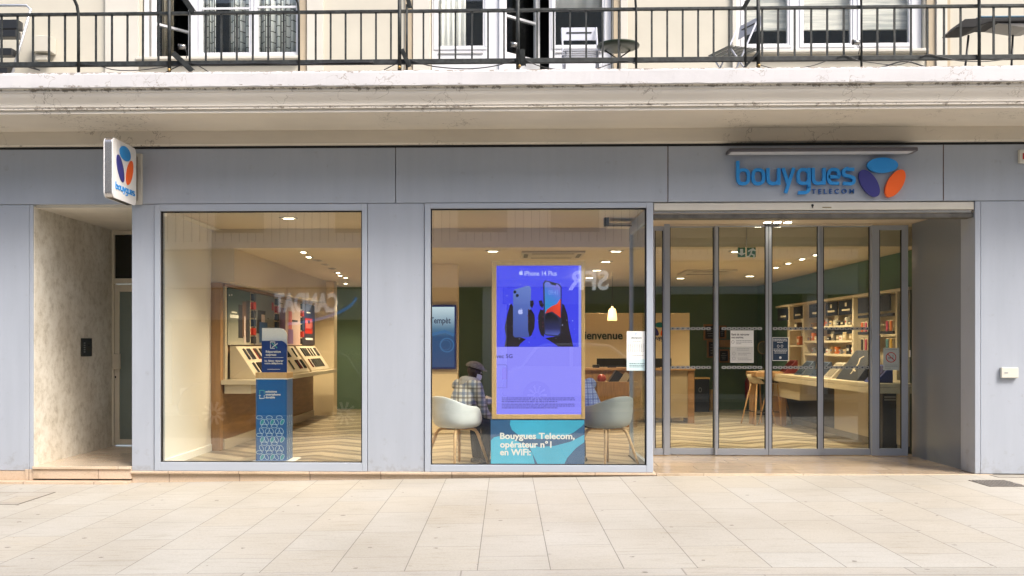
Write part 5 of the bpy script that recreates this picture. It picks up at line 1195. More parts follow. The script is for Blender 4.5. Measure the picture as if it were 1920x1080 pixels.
for i in range(60):
    x, y = rnd.uniform(938, 1082), rnd.uniform(600, 648) if i % 3 else rnd.uniform(530, 600)
    s0 = rnd.uniform(.4, 1.1); poly(m, [(x - s0, y), (x, y - s0), (x + s0, y), (x, y + s0)], .0012 + .00002 * i, i % 2)
m.build('splash_pattern', [emat('screen_dark_splash', (.01, .01, .12)), EW], scr)
# panel under the screen
q = rect(920, 787, 1096, 880, SY); zb_ = FZ; yb = SY - .005
t = thing('screen_base', ((q[0] + q[1]) / 2, yb, FZ), 'blue printed base box under the advertising screen with white lettering', 'display stand')
B(q[0], q[1], yb, yb + .12, FZ + .002, q[3] - .001).build('box', grad_mat('base_print_deep', (.02, .10, .25), (.03, .11, .26), .1, .7), t)
cvB = front(yb)
def bp(x, y): p = at(x, y, yb); return (p.x, p.z)
def bpoly(mb, pts, d, mi=0): mb.add([cvB(bp(*p)[0], d, bp(*p)[1]) for p in pts], [tuple(range(len(pts)))], mi)
def curvepts(P, n=6):
    out = []
    for i in range(len(P)):
        p0, p1, p2, p3 = P[i - 1], P[i], P[(i + 1) % len(P)], P[(i + 2) % len(P)]
        for k in range(n):
            t_ = k / n; out.append(tuple(0.5 * ((2 * p1[j]) + (-p0[j] + p2[j]) * t_ + (2 * p0[j] - 5 * p1[j] + 4 * p2[j] - p3[j]) * t_ ** 2 + (-p0[j] + 3 * p1[j] - 3 * p2[j] + p3[j]) * t_ ** 3) for j in range(2)))
    return out
m = MB(); bpoly(m, [(957, 788), (956, 796), (960, 806), (970, 814), (985, 820), (1010, 823), (1040, 822), (1060, 818), (1075, 811), (1090, 800), (1095.5, 794), (1095.5, 788)], .001, 0)
bpoly(m, [(920.5, 826), (926, 820), (935, 818), (960, 822), (985, 835), (998, 850), (1003, 871), (1003, 878), (920.5, 878)], .0012, 1)
bpoly(m, [(1002, 858), (1010, 874), (1055, 876), (1064, 858), (1080, 840), (1095.5, 829), (1095.5, 815), (1070, 828), (1040, 836), (1010, 838), (990, 832)], .0014, 0)
m.build('blob_pattern', [M('print_cyan', (.05, .42, .66), .4), M('print_cyan_two', (.06, .46, .70), .4)], t)
for s0, (x0, y0, x1, y1) in (('Bouygues Telecom,', (937.5, 811.5, 1077.5, 827)), ('opérateur n°1', (937.5, 826.5, 1034, 843)), ('en WiFi:', (937.5, 841.5, 995, 854))):
    a = rect(x0, y0, x1, y1, yb); text_mesh(s0, a[0], a[1], a[2], a[3], yb - .002, PAPER, t, bold=.028)

# ---- chairs
def tub_chair(loc, ang, label, shellmat, S=1.06):
    t = thing('tub_chair', loc, label, 'chair', 'tub chairs behind the window'); mm = Matrix.Translation(loc) @ Matrix.Rotation(ang, 4, 'Z') @ Matrix.Scale(S, 4)
    nu, nv = 48, 10; vs_, fs = [], []
    for j in range(nv + 1):
        v = j / nv
        for i in range(nu):
            u = 2 * math.pi * i / nu; c_, s_ = math.cos(u), math.sin(u)   # front = +Y
            back = max(0, -s_); frontness = max(0, s_)
            hgt = .045 + (.33 - .045) * (1 / (1 + math.exp((s_ - .52) * 9))) ; hgt -= .11 * (1 - back ** 1.5) * (1 / (1 + math.exp((s_ - .52) * 9)))
            rxx = .285 + .01 * back; ryy = .27 if s_ < 0 else .25
            prf = min(1, v * 1.9) ** .75; prf = prf * .90 + .10 * v
            zz_ = hgt * max(0, (v - .38) / .62) ** 1.25 + .035 * min(1, v / .6) ** 3
            cc = math.copysign(abs(c_) ** .85, c_); ss = math.copysign(abs(s_) ** .85, s_)
            vs_.append((rxx * prf * cc, ryy * prf * ss, .43 + zz_))
    for j in range(nv):
        for i in range(nu): a = j * nu + i; b = j * nu + (i + 1) % nu; fs.append((a, b, b + nu, a + nu))
    fs.append(tuple(range(nu))[::-1])
    MB().add(vs_, fs, 0, True).xform(mm).build('shell', shellmat, t, solid=.012, sub=1)
    for sx in (-1, 1):
        for sy in (-1, 1):
            m = MB().tube([(sx * .02, sy * .03, .415), (sx * .12, sy * .115, .415), (sx * .150, sy * .145, .400), (sx * .168, sy * .165, .36), (sx * .262, sy * .25, .0)], [.015, .017, .018, .019, .013], 8)
            m.xform(mm).build('leg', OAK, t)
    MB().box(-.10, .10, -.10, .10, .42, .432).xform(mm).build('mounting_plate', BLACKP, t)
    return t
p = at(857, 870, .72); CH1 = (p.x, .72, FZ); tub_chair(CH1, R(-48), 'white tub chair on oak legs holding the person in the plaid shirt', M('white_shell', (.80, .83, .86), .35))
p = at(1137, 870, .78); CH2 = (p.x + .0, .78, FZ); tub_chair(CH2, R(38), 'grey tub chair on oak legs beside the advertising screen', GREYCH)
# table behind the screen
p = at(1005, 757, 1.55); t = thing('round_table', (p.x, 1.55, FZ), 'low white table half hidden behind the advertising screen', 'table')
MB().lathe([(0, .715), (.38, .715), (.385, .725), (.38, .735), (0, .735)], (p.x, 1.55, FZ), 40).build('tabletop', WHITE, t)
MB().tube([(p.x, 1.55, FZ), (p.x, 1.55, FZ + .71)], .03, 12).build('leg', WHITE, t); MB().lathe([(0, 0.001), (.24, .001), (.23, .012), (.04, .02), (0, .02)], (p.x, 1.55, FZ), 32).build('base', WHITE, t)
c = at(912, 748, 1.35); t = thing('booklet', (c.x, 1.35, FZ + .736), 'open cream booklet held above the table in front of the seated person', 'booklet')
MB().prism([c + Vector((-.07, 0, -.02)), c + Vector((.02, -.04, -.035)), c + Vector((.09, .0, .0)), c + Vector((.0, .06, .035))], (0, 0, .006)).build('page', M('cream_paper', (.6, .48, .36), .7), t)
MB().prism([c + Vector((-.02, -.0, -.045)), c + Vector((.10, -.03, -.05)), c + Vector((.14, .04, -.02)), c + Vector((.06, .05, -.012))], (0, 0, .005)).build('page', M('cream_paper', (.6, .48, .36), .7), t)

# ---- people
def blob(name, tubes, mat, parent, vox=.01, it=5):
    """one continuous surface: tapered limbs and trunk fused together; tubes = [(points, side radii, depth radii, side vector or None)]"""
    m = MB()
    for pts, ra, rb, sv_ in tubes:
        pts = [Vector(p) for p in pts]; n = 14; P2, A2, B2 = [], [], []
        a = pts[0]; dd = (pts[1] - pts[0]).normalized()
        for t_ in (1.0, .8, .45): k = math.sqrt(max(0, 1 - t_ * t_)) + .02; P2.append(a - dd * min(ra[0], rb[0]) * t_); A2.append(ra[0] * k); B2.append(rb[0] * k)
        for i in range(len(pts) - 1):
            for q in range(4): f = q / 4; f2 = f * f * (3 - 2 * f); P2.append(pts[i].lerp(pts[i + 1], f)); A2.append(ra[i] + (ra[i + 1] - ra[i]) * f2); B2.append(rb[i] + (rb[i + 1] - rb[i]) * f2)
        P2.append(pts[-1]); A2.append(ra[-1]); B2.append(rb[-1]); dd = (pts[-1] - pts[-2]).normalized()
        for t_ in (.45, .8, 1.0): k = math.sqrt(max(0, 1 - t_ * t_)) + .02; P2.append(pts[-1] + dd * min(ra[-1], rb[-1]) * t_); A2.append(ra[-1] * k); B2.append(rb[-1] * k)
        vs_, fs = [], []; u = None
        for i, p in enumerate(P2):
            d = (P2[min(i + 1, len(P2) - 1)] - P2[max(i - 1, 0)]).normalized()
            base_ = Vector(sv_) if sv_ is not None else (u if u is not None else d.orthogonal())
            u = (base_ - d * base_.dot(d)).normalized(); w_ = d.cross(u)
            for k in range(n): t_ = 2 * math.pi * k / n; vs_.append(p + u * math.cos(t_) * A2[i] + w_ * math.sin(t_) * B2[i])
        for i in range(len(P2) - 1):
            for k in range(n): a_ = i * n + k; b_ = i * n + (k + 1) % n; fs.append((a_, b_, b_ + n, a_ + n))
        fs.append(tuple(range(n))[::-1]); fs.append(tuple((len(P2) - 1) * n + k for k in range(n))); m.add(vs_, fs, 0, True)
    o = m.build(name, mat, parent)
    k = o.modifiers.new('remesh', 'REMESH'); k.mode = 'VOXEL'; k.voxel_size = vox; k.use_smooth_shade = True
    if it: k = o.modifiers.new('smooth', 'SMOOTH'); k.factor = .5; k.iterations = it
    return o
def hand(wrist, dirv, up, thumb_side, curl=.5):
    d = Vector(dirv).normalized(); u = Vector(up); u = (u - d * u.dot(d)).normalized(); sd_ = d.cross(u).normalized() * thumb_side; w = Vector(wrist)
    T = [([w - d * .02, w + d * .03, w + d * .085], [.024, .036, .040], [.018, .015, .013], sd_)]
    for off, ln in ((.030, .068), (.010, .078), (-.010, .073), (-.029, .058)):
        b = w + d * .085 + sd_ * off; a1 = d * math.cos(curl) - u * math.sin(curl); a2 = d * math.cos(curl * 2) - u * math.sin(curl * 2)
        T.append(([b - d * .01, b + a1 * ln * .5, b + (a1 + a2) * .5 * ln], [.0095, .0088, .0075], [.0095, .0088, .0075], None))
    tb = w + d * .02 + sd_ * .025
    T.append(([tb, tb + (d * .6 + sd_ * .7 - u * .3) * .04, tb + (d * .95 + sd_ * .6 - u * .5) * .062], [.013, .011, .009], [.013, .011, .009], None))
    return T
SKIN1 = M('dark_skin', (.055, .028, .018), .5, 0, .08, 12); SKIN2 = M('light_skin', (.45, .26, .18), .5, 0, .05, 12)
def seated(base, face, label, skinm, shirtm, trousm, lean, headdir, handR, handL, S=1.0, cap=None, hood=None, mask=False, hair=None, foot=None):
    """base = point on the floor under the pelvis, face = unit vector the person faces"""
    F_ = Vector((face[0], face[1], 0)).normalized(); L_ = Vector((-F_.y, F_.x, 0)); U = Vector((0, 0, 1)); b = Vector(base)
    def P(f, l, u): return b + F_ * f * S + L_ * l * S + U * u * S
    t = thing('person', b, label, 'person')
    pel = P(0, 0, .58); ab = P(.03 + lean * .2, 0, .70); chest = P(lean * .65, 0, .88); nb = P(lean * 1.0, 0, 1.06); neck = P(lean * 1.0 + .05, 0, 1.10)
    shR, shL = P(lean * .9, -.19, 1.02), P(lean * .9, .19, 1.02)
    hd = Vector((headdir[0], headdir[1], 0)).normalized(); hdn = Vector((headdir[0], headdir[1], headdir[2])).normalized()
    hc = neck + U * .09 * S + hdn * .035 * S; side_ = hd.cross(U).normalized(); hu = side_.cross(hdn).normalized()
    # body: one surface for head, neck, trunk, arms and hands
    def elbow(sh, ha, s0):
        ha = Vector(ha); mid = (sh + ha) / 2; return mid + Vector((0, 0, -.13)) - F_ * .02 + L_ * s0 * .03
    eR, eL = elbow(shR, handR, -1), elbow(shL, handL, 1)
    T = [([pel, ab, chest, nb], [.13, .11, .12, .07], [.09, .085, .085, .05], L_), ([nb, neck, hc - hu * .05], [.055, .052, .05], [.055, .052, .05], None),
         ([hc - hu * .085 + hdn * .035, hc - hu * .045 + hdn * .02, hc + hu * .02, hc + hu * .06], [.036, .058, .074, .062], [.034, .066, .090, .080], side_)]
    for sh, el, ha, s0 in ((shR, eR, handR, 1), (shL, eL, handL, -1)):
        ha = Vector(ha); T.append(([chest.lerp(sh, .6) + U * .05, sh, el, ha], [.04, .045, .034, .023], [.04, .045, .034, .020], None)); d_ = (ha - el).normalized()
        T += hand(ha, d_, U if abs(d_.z) < .9 else F_, s0, .35)
    body = blob('body', T, skinm, t, .0055, 2)
    # face: nose, eyes, ears, mouth
    fc = hc + hdn * .085
    m = MB(); m.tube([fc + hu * .02 - hdn * .008, fc - hu * .012 + hdn * .018, fc - hu * .022 + hdn * .006], [.008, .013, .009], 8)
    m.build('nose', skinm, t)
    for s0 in (-1, 1):
        m = MB().lathe([(0, -.012), (.008, -.008), (.011, 0), (.008, .008), (0, .012)], hc + hdn * .080 + side_ * s0 * .032 + hu * .012, 10); m.build('eye', M('eye_white', (.5, .48, .45), .3), t)
        e0 = hc + side_ * s0 * .080 - hdn * .005; m = MB().tube([e0 + hu * .03, e0 + side_ * s0 * .012 + hu * .012 - hdn * .01, e0 + side_ * s0 * .01 - hu * .01 - hdn * .008, e0 - hu * .028], [.008, .012, .010, .007], 8); m.build('ear', skinm, t)
    MB().tube([fc - side_ * .022 - hu * .048 - hdn * .012, fc - hu * .047 - hdn * .002, fc + side_ * .022 - hu * .048 - hdn * .012], .005, 6).build('mouth', M('lip', (.12, .04, .035), .5), t)
    # clothing
    T = [([P(.0, 0, .61), ab, chest, P(lean * .93, 0, 1.0), nb - U * .01], [.165, .155, .165, .155, .085], [.125, .12, .12, .10, .07], L_)]
    for sh, el, ha in ((shR, eR, handR), (shL, eL, handL)):
        ha = Vector(ha); T.append(([chest.lerp(sh, .5) + U * .06, sh, sh.lerp(el, .5), el, el + (ha - el) * .80], [.07, .075, .064, .056, .046], [.07, .075, .064, .056, .046], None))
    blob('shirt', T, shirtm, t, .012, 5)
    kn = [P(.46, -.12, .53), P(.46, .12, .53)]; ft = foot or [P(.42, -.13, .07), P(.50, .13, .07)]
    T = [([P(-.01, -.07, .575), P(-.01, .07, .575)], [.10, .10], [.10, .10], None)]
    for s0, k_, f_ in ((-1, kn[0], ft[0]), (1, kn[1], ft[1])):
        T.append(([P(.02, s0 * .09, .575), P(.25, s0 * .10, .56), k_, k_.lerp(Vector(f_), .5), Vector(f_) + U * .03], [.095, .088, .072, .066, .062], [.095, .085, .072, .066, .060], None))
    blob('trousers', T, trousm, t, .014, 4)
    for f_ in ft:
        f_ = Vector(f_); blob('shoe', [([f_ - F_ * .05 - U * .028, f_ + F_ * .06 - U * .03, f_ + F_ * .16 - U * .04], [.040, .046, .040], [.04, .036, .026], L_)], M('grey_shoe', (.12, .11, .10), .7), t, .008, 3)
    if cap:
        m = MB(); nu, nv = 28, 8; vs_, fs = [], []; c0 = hc + hu * .045 - hdn * .01
        for j in range(nv + 1):
            v = j / nv * 1.0; ph = v * math.pi * .5
            for i in range(nu):
                u = 2 * math.pi * i / nu; r_ = math.cos(ph) * (1.0 if j else .95); f0 = math.cos(u)
                vs_.append(c0 + hdn * (f0 * .118 * r_ + .012) + side_ * (math.sin(u) * .102 * r_) + hu * (.085 * math.sin(ph) + .012 * (1 - v) * (-f0 * .4)))
        for j in range(nv):
            for i in range(nu): a = j * nu + i; b_ = j * nu + (i + 1) % nu; fs.append((a, b_, b_ + nu, a + nu))
        m.add(vs_, fs, 0, True); pk = c0 + hdn * .10
        m.build('cap', cap, t, solid=.006)
        MB().prism([c0 + hdn * .09 - side_ * .07 + hu * .012, c0 + hdn * .155 - side_ * .045 + hu * .0, c0 + hdn * .165, c0 + hdn * .155 + side_ * .045, c0 + hdn * .09 + side_ * .07 + hu * .012], hu * .014).build('peak', cap, t, .004)
    if hood:
        J = []; n = 9
        for i in range(n):
            a = R(-150 + 300 * i / (n - 1)); J.append(neck + Vector((0, 0, -.02)) - F_ * .02 + L_ * .085 * math.sin(a) - F_ * .085 * math.cos(a) - U * .02 * (1 - math.cos(a)) * .5)
        rr_ = [.034 + .018 * math.cos(R(-150 + 300 * i / (n - 1)) / 2) for i in range(n)]
        blob('hood', [(J, rr_, rr_, None), ([neck - F_ * .08 + U * .0, neck - F_ * .13 - U * .06, neck - F_ * .12 - U * .12], [.07, .075, .04], [.035, .04, .025], L_)], hood, t, .01, 3)
    if mask:
        m = MB(); vs_ = []; nu, nv = 9, 6
        for j in range(nv):
            for i in range(nu):
                a = R(-72 + 144 * i / (nu - 1)); z = -.012 - .075 * j / (nv - 1); rad = .098 + (.014 * math.cos(a) if 0 < j < nv - 1 else 0) - .012 * (j == nv - 1)
                vs_.append(hc + hdn * math.cos(a) * rad + side_ * math.sin(a) * .082 + hu * z)
        m.add(vs_, [(j * nu + i, j * nu + i + 1, (j + 1) * nu + i + 1, (j + 1) * nu + i) for j in range(nv - 1) for i in range(nu - 1)], 0, True).build('face_mask', PAPER, t, solid=.003)
    if hair:
        m = MB(); nu, nv = 24, 8; vs_, fs = [], []
        for j in range(nv + 1):
            ph = j / nv * math.pi * .5
            for i in range(nu):
                u = 2 * math.pi * i / nu; f0 = math.cos(u); r_ = math.cos(ph); dn = -.05 * (1 - j / nv) * (1 - max(0, f0) * 1.6)
                vs_.append(hc + hu * .02 + hdn * (f0 * .096 * r_ - .012) + side_ * math.sin(u) * .090 * r_ + hu * (.098 * math.sin(ph) + dn))
        for j in range(nv):
            for i in range(nu): a = j * nu + i; b_ = j * nu + (i + 1) % nu; fs.append((a, b_, b_ + nu, a + nu))
        m.add(vs_, fs, 0, True).build('hair', hair, t, solid=.006)
    return t
PL1 = plaid_mat('plaid_shirt', (.76, .73, .66), (.10, .16, .30), (.13, .10, .07), 9.0)
PL2 = plaid_mat('blue_check_shirt', (.30, .36, .55), (.04, .06, .22), (.12, .16, .4), 16.0)
f1 = (math.cos(R(42)), math.sin(R(42)))
hR_ = at(922, 785, 1.0); hL_ = at(925, 752, 1.25)
seated((CH1[0] - .05, CH1[1] - .02, FZ - .02), f1, 'seated person in plaid shirt, pale hood, flat cap and white face mask, leaning over papers', SKIN1, PL1, M('dark_trousers', (.02, .025, .04), .9), .25, (1.0, .25, -.28), hR_, hL_, S=.96, cap=M('grey_tweed_cap', (.24, .21, .18), .95, 0, .35, 60), hood=M('pale_hoodie', (.55, .52, .48), .95, 0, .05, 20), mask=True)
f2 = (-math.cos(R(50)), math.sin(R(50)))
seated((CH2[0] - .10, CH2[1] + .05, FZ - .02), f2, 'person in blue checked shirt mostly hidden behind the advertising screen', SKIN2, PL2, M('dark_trousers', (.02, .025, .04), .9), .34, (-1, .4, -.3), at(1050, 770, 1.25), at(1030, 770, 1.35), S=.97, hair=M('dark_hair', (.03, .02, .015), .8))

# ---- column screen with blue advert
q = rect(790, 572, 855, 692, 4.94)
t = thing('wall_screen', ((q[0] + q[1]) / 2, 4.95, q[2]), 'blue poster screen with dark rim on the beige column beside the seated person', 'screen')
B(q[0], q[1], 4.945, 4.995, q[2], q[3]).build('rim', emat('screen_rim_blue', (.01, .02, .10), .6), t, .004)
B(q[0] + .02, q[1] - .025, 4.938, 4.944, q[2] + .03, q[3] - .03).build('display', grad_emit('column_screen_print', [(0, (.02, .05, .14)), (.5, (.01, .055, .15)), (.62, (.06, .14, .24)), (1, (.50, .60, .66))], ((q[0], q[2]), (q[0], q[3]))), t)
c = at(838, 647, 4.93); m = MB(); ring(m, (c.x, c.z), .11, .11, 0, .02, front(4.937), .001); ring(m, (c.x - .02, c.z), .08, .08, 0, .006, front(4.936), .001); ribbon(m, [(q[0] + .03, c.z + .14), (c.x - .03, c.z + .22), (q[1] - .03, c.z + .16)], .05, .001, 0, 0, front(4.9365)); m.build('swirl_image', emat('screen_swirl', (.03, .11, .26)), t)
a = rect(806, 595, 845, 610, 4.93); text_mesh('Tempèt', a[0], a[1], a[2], a[3], 4.937, emat('screen_ink2', (.01, .015, .05)), t, bold=.015)
B(q[0] - .02, q[1] + .03, 4.996, 4.9995, q[2] - .08, q[3] + .06).build('back_panel', M('column_panel', (.55, .46, .32), .6), t)

# ---- reception
t = thing('reception_lettering', at(1125, 628, 8.0), 'dark welcome lettering on the beige reception wall', 'sign')
a = rect(1086, 621, 1167.5, 636.5, 7.99); text_mesh('bienvenue', a[0], a[1], a[2], a[3], 8.0, M('dark_green_letter', (.02, .05, .035), .5), t, depth=.02, bold=.02)
t = thing('reception_logo', at(1237, 620, 8.0), 'three petal emblem with small letters on the beige reception wall', 'sign')
c = at(1237, 618, 8.0); petals((c.x, c.z), .10, .01, .001, front(8.0), t, (L_TEAL, L_IND, L_ORG))
a = rect(1221, 628, 1257, 637, 8.0); wordmark(MB(), a[0], a[1], a[2], (a[3] - a[2]) * .62, .01, .001, front(8.0), thick=.24).build('lettering', M('blue_grey_letter', (.05, .09, .22), .5), t)
CY = 7.3; q = rect(1075, 690, 1303, 792, CY)
t = thing('reception_counter', ((q[0] + q[1]) / 2, CY, FZ), 'wooden reception counter with a cream front panel beneath two black monitors', 'counter')
B(q[0], q[1], CY - .04, CY + .55, q[3] - .045, q[3]).build('top_board', WOODL, t, .004)
xb_ = X_(1290, CY); xa_ = X_(1200, CY)
B(xb_ , q[1] - .01, CY, CY + .5, FZ, q[3] - .046).build('end_panel', WOOD, t); B(q[0] + .01, xa_, CY, CY + .5, FZ + .08, q[3] - .046).build('front_panel', M('striped_wood', (.30, .17, .075), .5, 0, .2, 8, .05, .5, (6, 1, .5)), t)
B(xa_, xb_ , CY + .02, CY + .45, FZ + .1, q[3] - .046).build('cream_panel', M('counter_cream', (.34, .27, .18), .5), t)
for k, (xa, xb) in enumerate(((1119, 1176), (1200, 1259))):
    q2 = rect(xa, 672, xb, 690.5, CY + .2); t = thing('monitor', ((q2[0] + q2[1]) / 2, CY + .2, q[3]), ('black monitor on the counter under the pendant lamp', 'black monitor on the counter behind the door frame')[k], 'monitor', 'monitors on the reception counter')
    B(q2[0], q2[1], CY + .2, CY + .23, q[3] + .015, q2[3]).build('screen', BLACKP, t, .004); B((q2[0] + q2[1]) / 2 - .08, (q2[0] + q2[1]) / 2 + .08, CY + .18, CY + .3, q[3] + .001, q[3] + .0145).build('foot', BLACKP, t)
q2 = rect(1112, 684, 1124, 690.5, CY + .1); tag(B(q2[0], q2[1], CY + .1, CY + .25, q[3] + .001, q2[3]).build('card_terminal', BLACKP, None, .006), 'small black payment device on the counter next to the first monitor', 'device')
# clutter on the counter front: tablet stand + red item
a = at(1165, 700, CY - .1); t = thing('tablet_stand', (a.x, CY - .1, q[3]), 'dark tablet on a sloping pale stand on the reception counter', 'tablet')
q2 = rect(1140, 694, 1190, 718, 6.4)
m = MB().prism([(q2[0], 6.4, q2[2]), (q2[1], 6.4, q2[2]), (q2[1], 6.4, q2[2] + .02), (q2[0] + .15, 6.4, q2[3])], (0, .25, 0)); m.build('body', BLACKP, t)
q3 = rect(1160, 697, 1182, 716, 6.38); MB().prism([(q3[0], 6.385, q3[2]), (q3[0] + .12, 6.385, q3[3]), (q3[1], 6.385, q3[3] - .06), (q3[1] - .06, 6.385, q3[2])], (0, .012, 0)).build('screen', M('pale_tablet', (.42, .36, .26), .4), t)
qd = rect(1120, 716, 1195, 790, 6.35); t = thing('side_desk', ((qd[0] + qd[1]) / 2, 6.35, FZ), 'slatted wooden desk front carrying the dark tablet before the counter', 'desk')
B(qd[0], qd[1], 6.35, 6.75, FZ, qd[3]).build('body', MATS['striped_wood'], t, .004)
a = at(1128, 706, 6.5); a.z = qd[3] + .0805
t = thing('red_item', a, 'small round dark red helmet on the slatted desk near the blue checked shirt', 'item');  # stands in for an unidentified round red shape
MB().lathe([(0, -.08), (.06, -.08), (.075, -.06), (.08, -.02), (.07, .02), (.04, .045), (0, .05)], a, 24).build('shell', M('orange_red', (.28, .035, .02), .3), t)
# pendant lamp
c = at(1148, 588, 6.8); t = thing('pendant_lamp', (c.x, 6.8, CZ), 'glowing tapered glass pendant lamp hanging before the reception wall', 'lamp')
MB().tube([(c.x, 6.8, c.z + .15), (c.x, 6.8, CZ)], .004, 6).build('cord', BLACKP, t)
MB().lathe([(.018, .15), (.02, .10), (.055, .085), (.07, .04), (.082, -.05), (.086, -.12), (.08, -.125), (.076, -.05), (.06, .03)], (c.x, 6.8, c.z), 28).build('lamp_shade', PENDANT, t)
MB().lathe([(0, .17), (.018, .165), (.02, .13), (0, .12)], (c.x, 6.8, c.z), 12).build('cap', BLACKP, t)

# ---- framed boards on the green back wall
FRW = M('frame_wood', (.30, .15, .06), .5)
def board(x0, y0, x1, y1, lab, rows_=4):
    Y = BY - .05; q = rect(x0, y0, x1, y1, Y); t = thing('framed_board', ((q[0] + q[1]) / 2, Y, q[2]), lab, 'board', 'framed dark boards on the green wall')
    w_ = .035; m = MB(); m.box(q[0], q[0] + w_, Y, Y + .045, q[2], q[3]); m.box(q[1] - w_, q[1], Y, Y + .045, q[2], q[3]); m.box(q[0] + w_, q[1] - w_, Y, Y + .045, q[2], q[2] + w_); m.box(q[0] + w_, q[1] - w_, Y, Y + .045, q[3] - w_, q[3])
    m.build('frame', FRW, t); B(q[0] + w_, q[1] - w_, Y + .02, Y + .03, q[2] + w_, q[3] - w_).build('panel', M('chalk_board', (.018, .02, .028), .6), t)
    m = MB()
    for i in range(rows_):
        z = q[3] - .09 - i * (q[3] - q[2] - .14) / rows_; k_ = .5 + .4 * ((i * 37) % 10) / 10; h_ = (q[1] - q[0]) / 2 - .05; m.box((q[0] + q[1]) / 2 - h_ * k_, (q[0] + q[1]) / 2 + h_ * k_, Y + .017, Y + .0195, z - .012, z)
    m.build('marking_pattern', GREYINK, t)
board(1319.5, 608, 1345, 638, 'wide framed board at the top of the cluster, beside the door frame'); board(1326, 638.5, 1346, 671, 'tall framed board with four lines of writing under the wide one', 4)
board(1347, 610.5, 1362, 635, 'small framed board with bluish panel left of the white notice'); board(1347, 655, 1368, 680, 'square framed board below the wooden ledge')
q = rect(1347, 637, 1371, 651, BY - .12); tag(B(q[0], q[1], BY - .12, BY - .002, q[2], q[3]).build('wooden_ledge', WOODL, None, .01), 'pale wooden wall ledge between two framed boards on the green wall', 'shelf')
# small cabinet
q = rect(1303.5, 708, 1330, 773, 10.4); t = thing('waste_cabinet', ((q[0] + q[1]) / 2, 10.4, FZ), 'low dark cabinet with a light wooden top beside the end of the counter', 'cabinet')
B(q[0], q[1], 10.4, 10.8, FZ, q[3] - .03).build('body', NAVY, t, .005); B(q[0] - .01, q[1] + .01, 10.38, 10.82, q[3] - .029, q[3]).build('top_board', OAKF, t)
c = at(1313, 731, 10.39); m = MB(); ring(m, (c.x, c.z), .03, .045, 0, .008, front(10.399), .001); m.build('emblem', GREYINK, t)
q = rect(1332, 731, 1341, 772, 10.9); tag(B(q[0], q[1], 10.9, 11.1, FZ, q[3]).build('paper_bin', OAKF, None, .005), 'narrow light wooden bin between the dark cabinet and the door frame', 'bin')
# extinguisher
c = at(1404, 744, 10.9); t = thing('fire_extinguisher', (c.x, 10.95, FZ + .3), 'dark red fire extinguisher hanging on the green wall left of the stool', 'extinguisher')
MB().lathe([(0, 0), (.07, .0), (.075, .03), (.075, .36), (.05, .42), (.025, .44), (.025, .48), (0, .48)], (c.x, 10.95, FZ + .28), 20).build('cylinder', M('extinguisher_red', (.16, .008, .008), .4), t)
MB().tube([(c.x, 10.95, FZ + .76), (c.x + .05, 10.93, FZ + .80), (c.x + .10, 10.93, FZ + .6), (c.x + .09, 10.93, FZ + .4)], .012, 6).build('hose', BLACKP, t)
B(c.x - .02, c.x + .06, 10.90, 10.99, FZ + .77, FZ + .84).build('handle', BLACKP, t, .005)
# round wall fan
c = at(1430, 652, 9.6); t = thing('round_mirror', (c.x, 9.6, FZ), 'thin round standing mirror with brass rim next to the door meeting line', 'mirror')
ring_ = MB(); 
pts = [(c.x + .10 * math.cos(2 * math.pi * k / 24), 9.6, c.z + .13 * math.sin(2 * math.pi * k / 24)) for k in range(25)]
ring_.tube(pts, .010, 6, cap=False).build('rim', M('brass', (.30, .22, .10), .4, .7), t); MB().disc((c.x, 9.612, c.z), .095, .125, .006).build('mirror_disc', M('dark_mirror', (.03, .045, .03), .1), t)
MB().tube([(c.x, 9.6, c.z - .13), (c.x, 9.6, FZ + .03)], .010, 6).build('pole', BLACKP, t); MB().lathe([(0, .001), (.14, .001), (.14, .02), (0, .03)], (c.x, 9.6, FZ), 20).build('base', BLACKP, t)

# ---- high table and stools
q = rect(1411, 697, 1478, 706, 6.9); t = thing('high_table', ((q[0] + q[1]) / 2, 6.9, FZ), 'high wooden table with leaflets behind the door meeting line', 'table')
B(q[0], q[1] + .3, 6.7, 7.4, q[2], q[3]).build('tabletop', WOODL, t, .006)
B(X_(1461, 6.9), X_(1470, 6.9), 6.75, 7.35, FZ, q[2] - .001).build('leg', WOODL, t); B(q[0] + .05, q[0] + .12, 7.1, 7.35, FZ, q[2] - .001).build('leg', WOODL, t)
zt_ = q[3]
for k, (x0, x1) in enumerate(((1421, 1436), (1466, 1477))):
    a, b = X_(x0, 6.9), X_(x1, 6.9); t = thing('leaflet_pile', (a, 6.9, zt_), ('white leaflets on the high table beside the meeting line of the doors', 'cream leaflets on the high table under the navy notice')[k], 'leaflets')
    MB().prism([(a, 6.8, zt_ + .001), (b, 6.85, zt_ + .001), (b + .02, 7.05, zt_ + .001), (a + .02, 7.0, zt_ + .001)], (0, 0, .02)).build('sheets', OFFW, t)
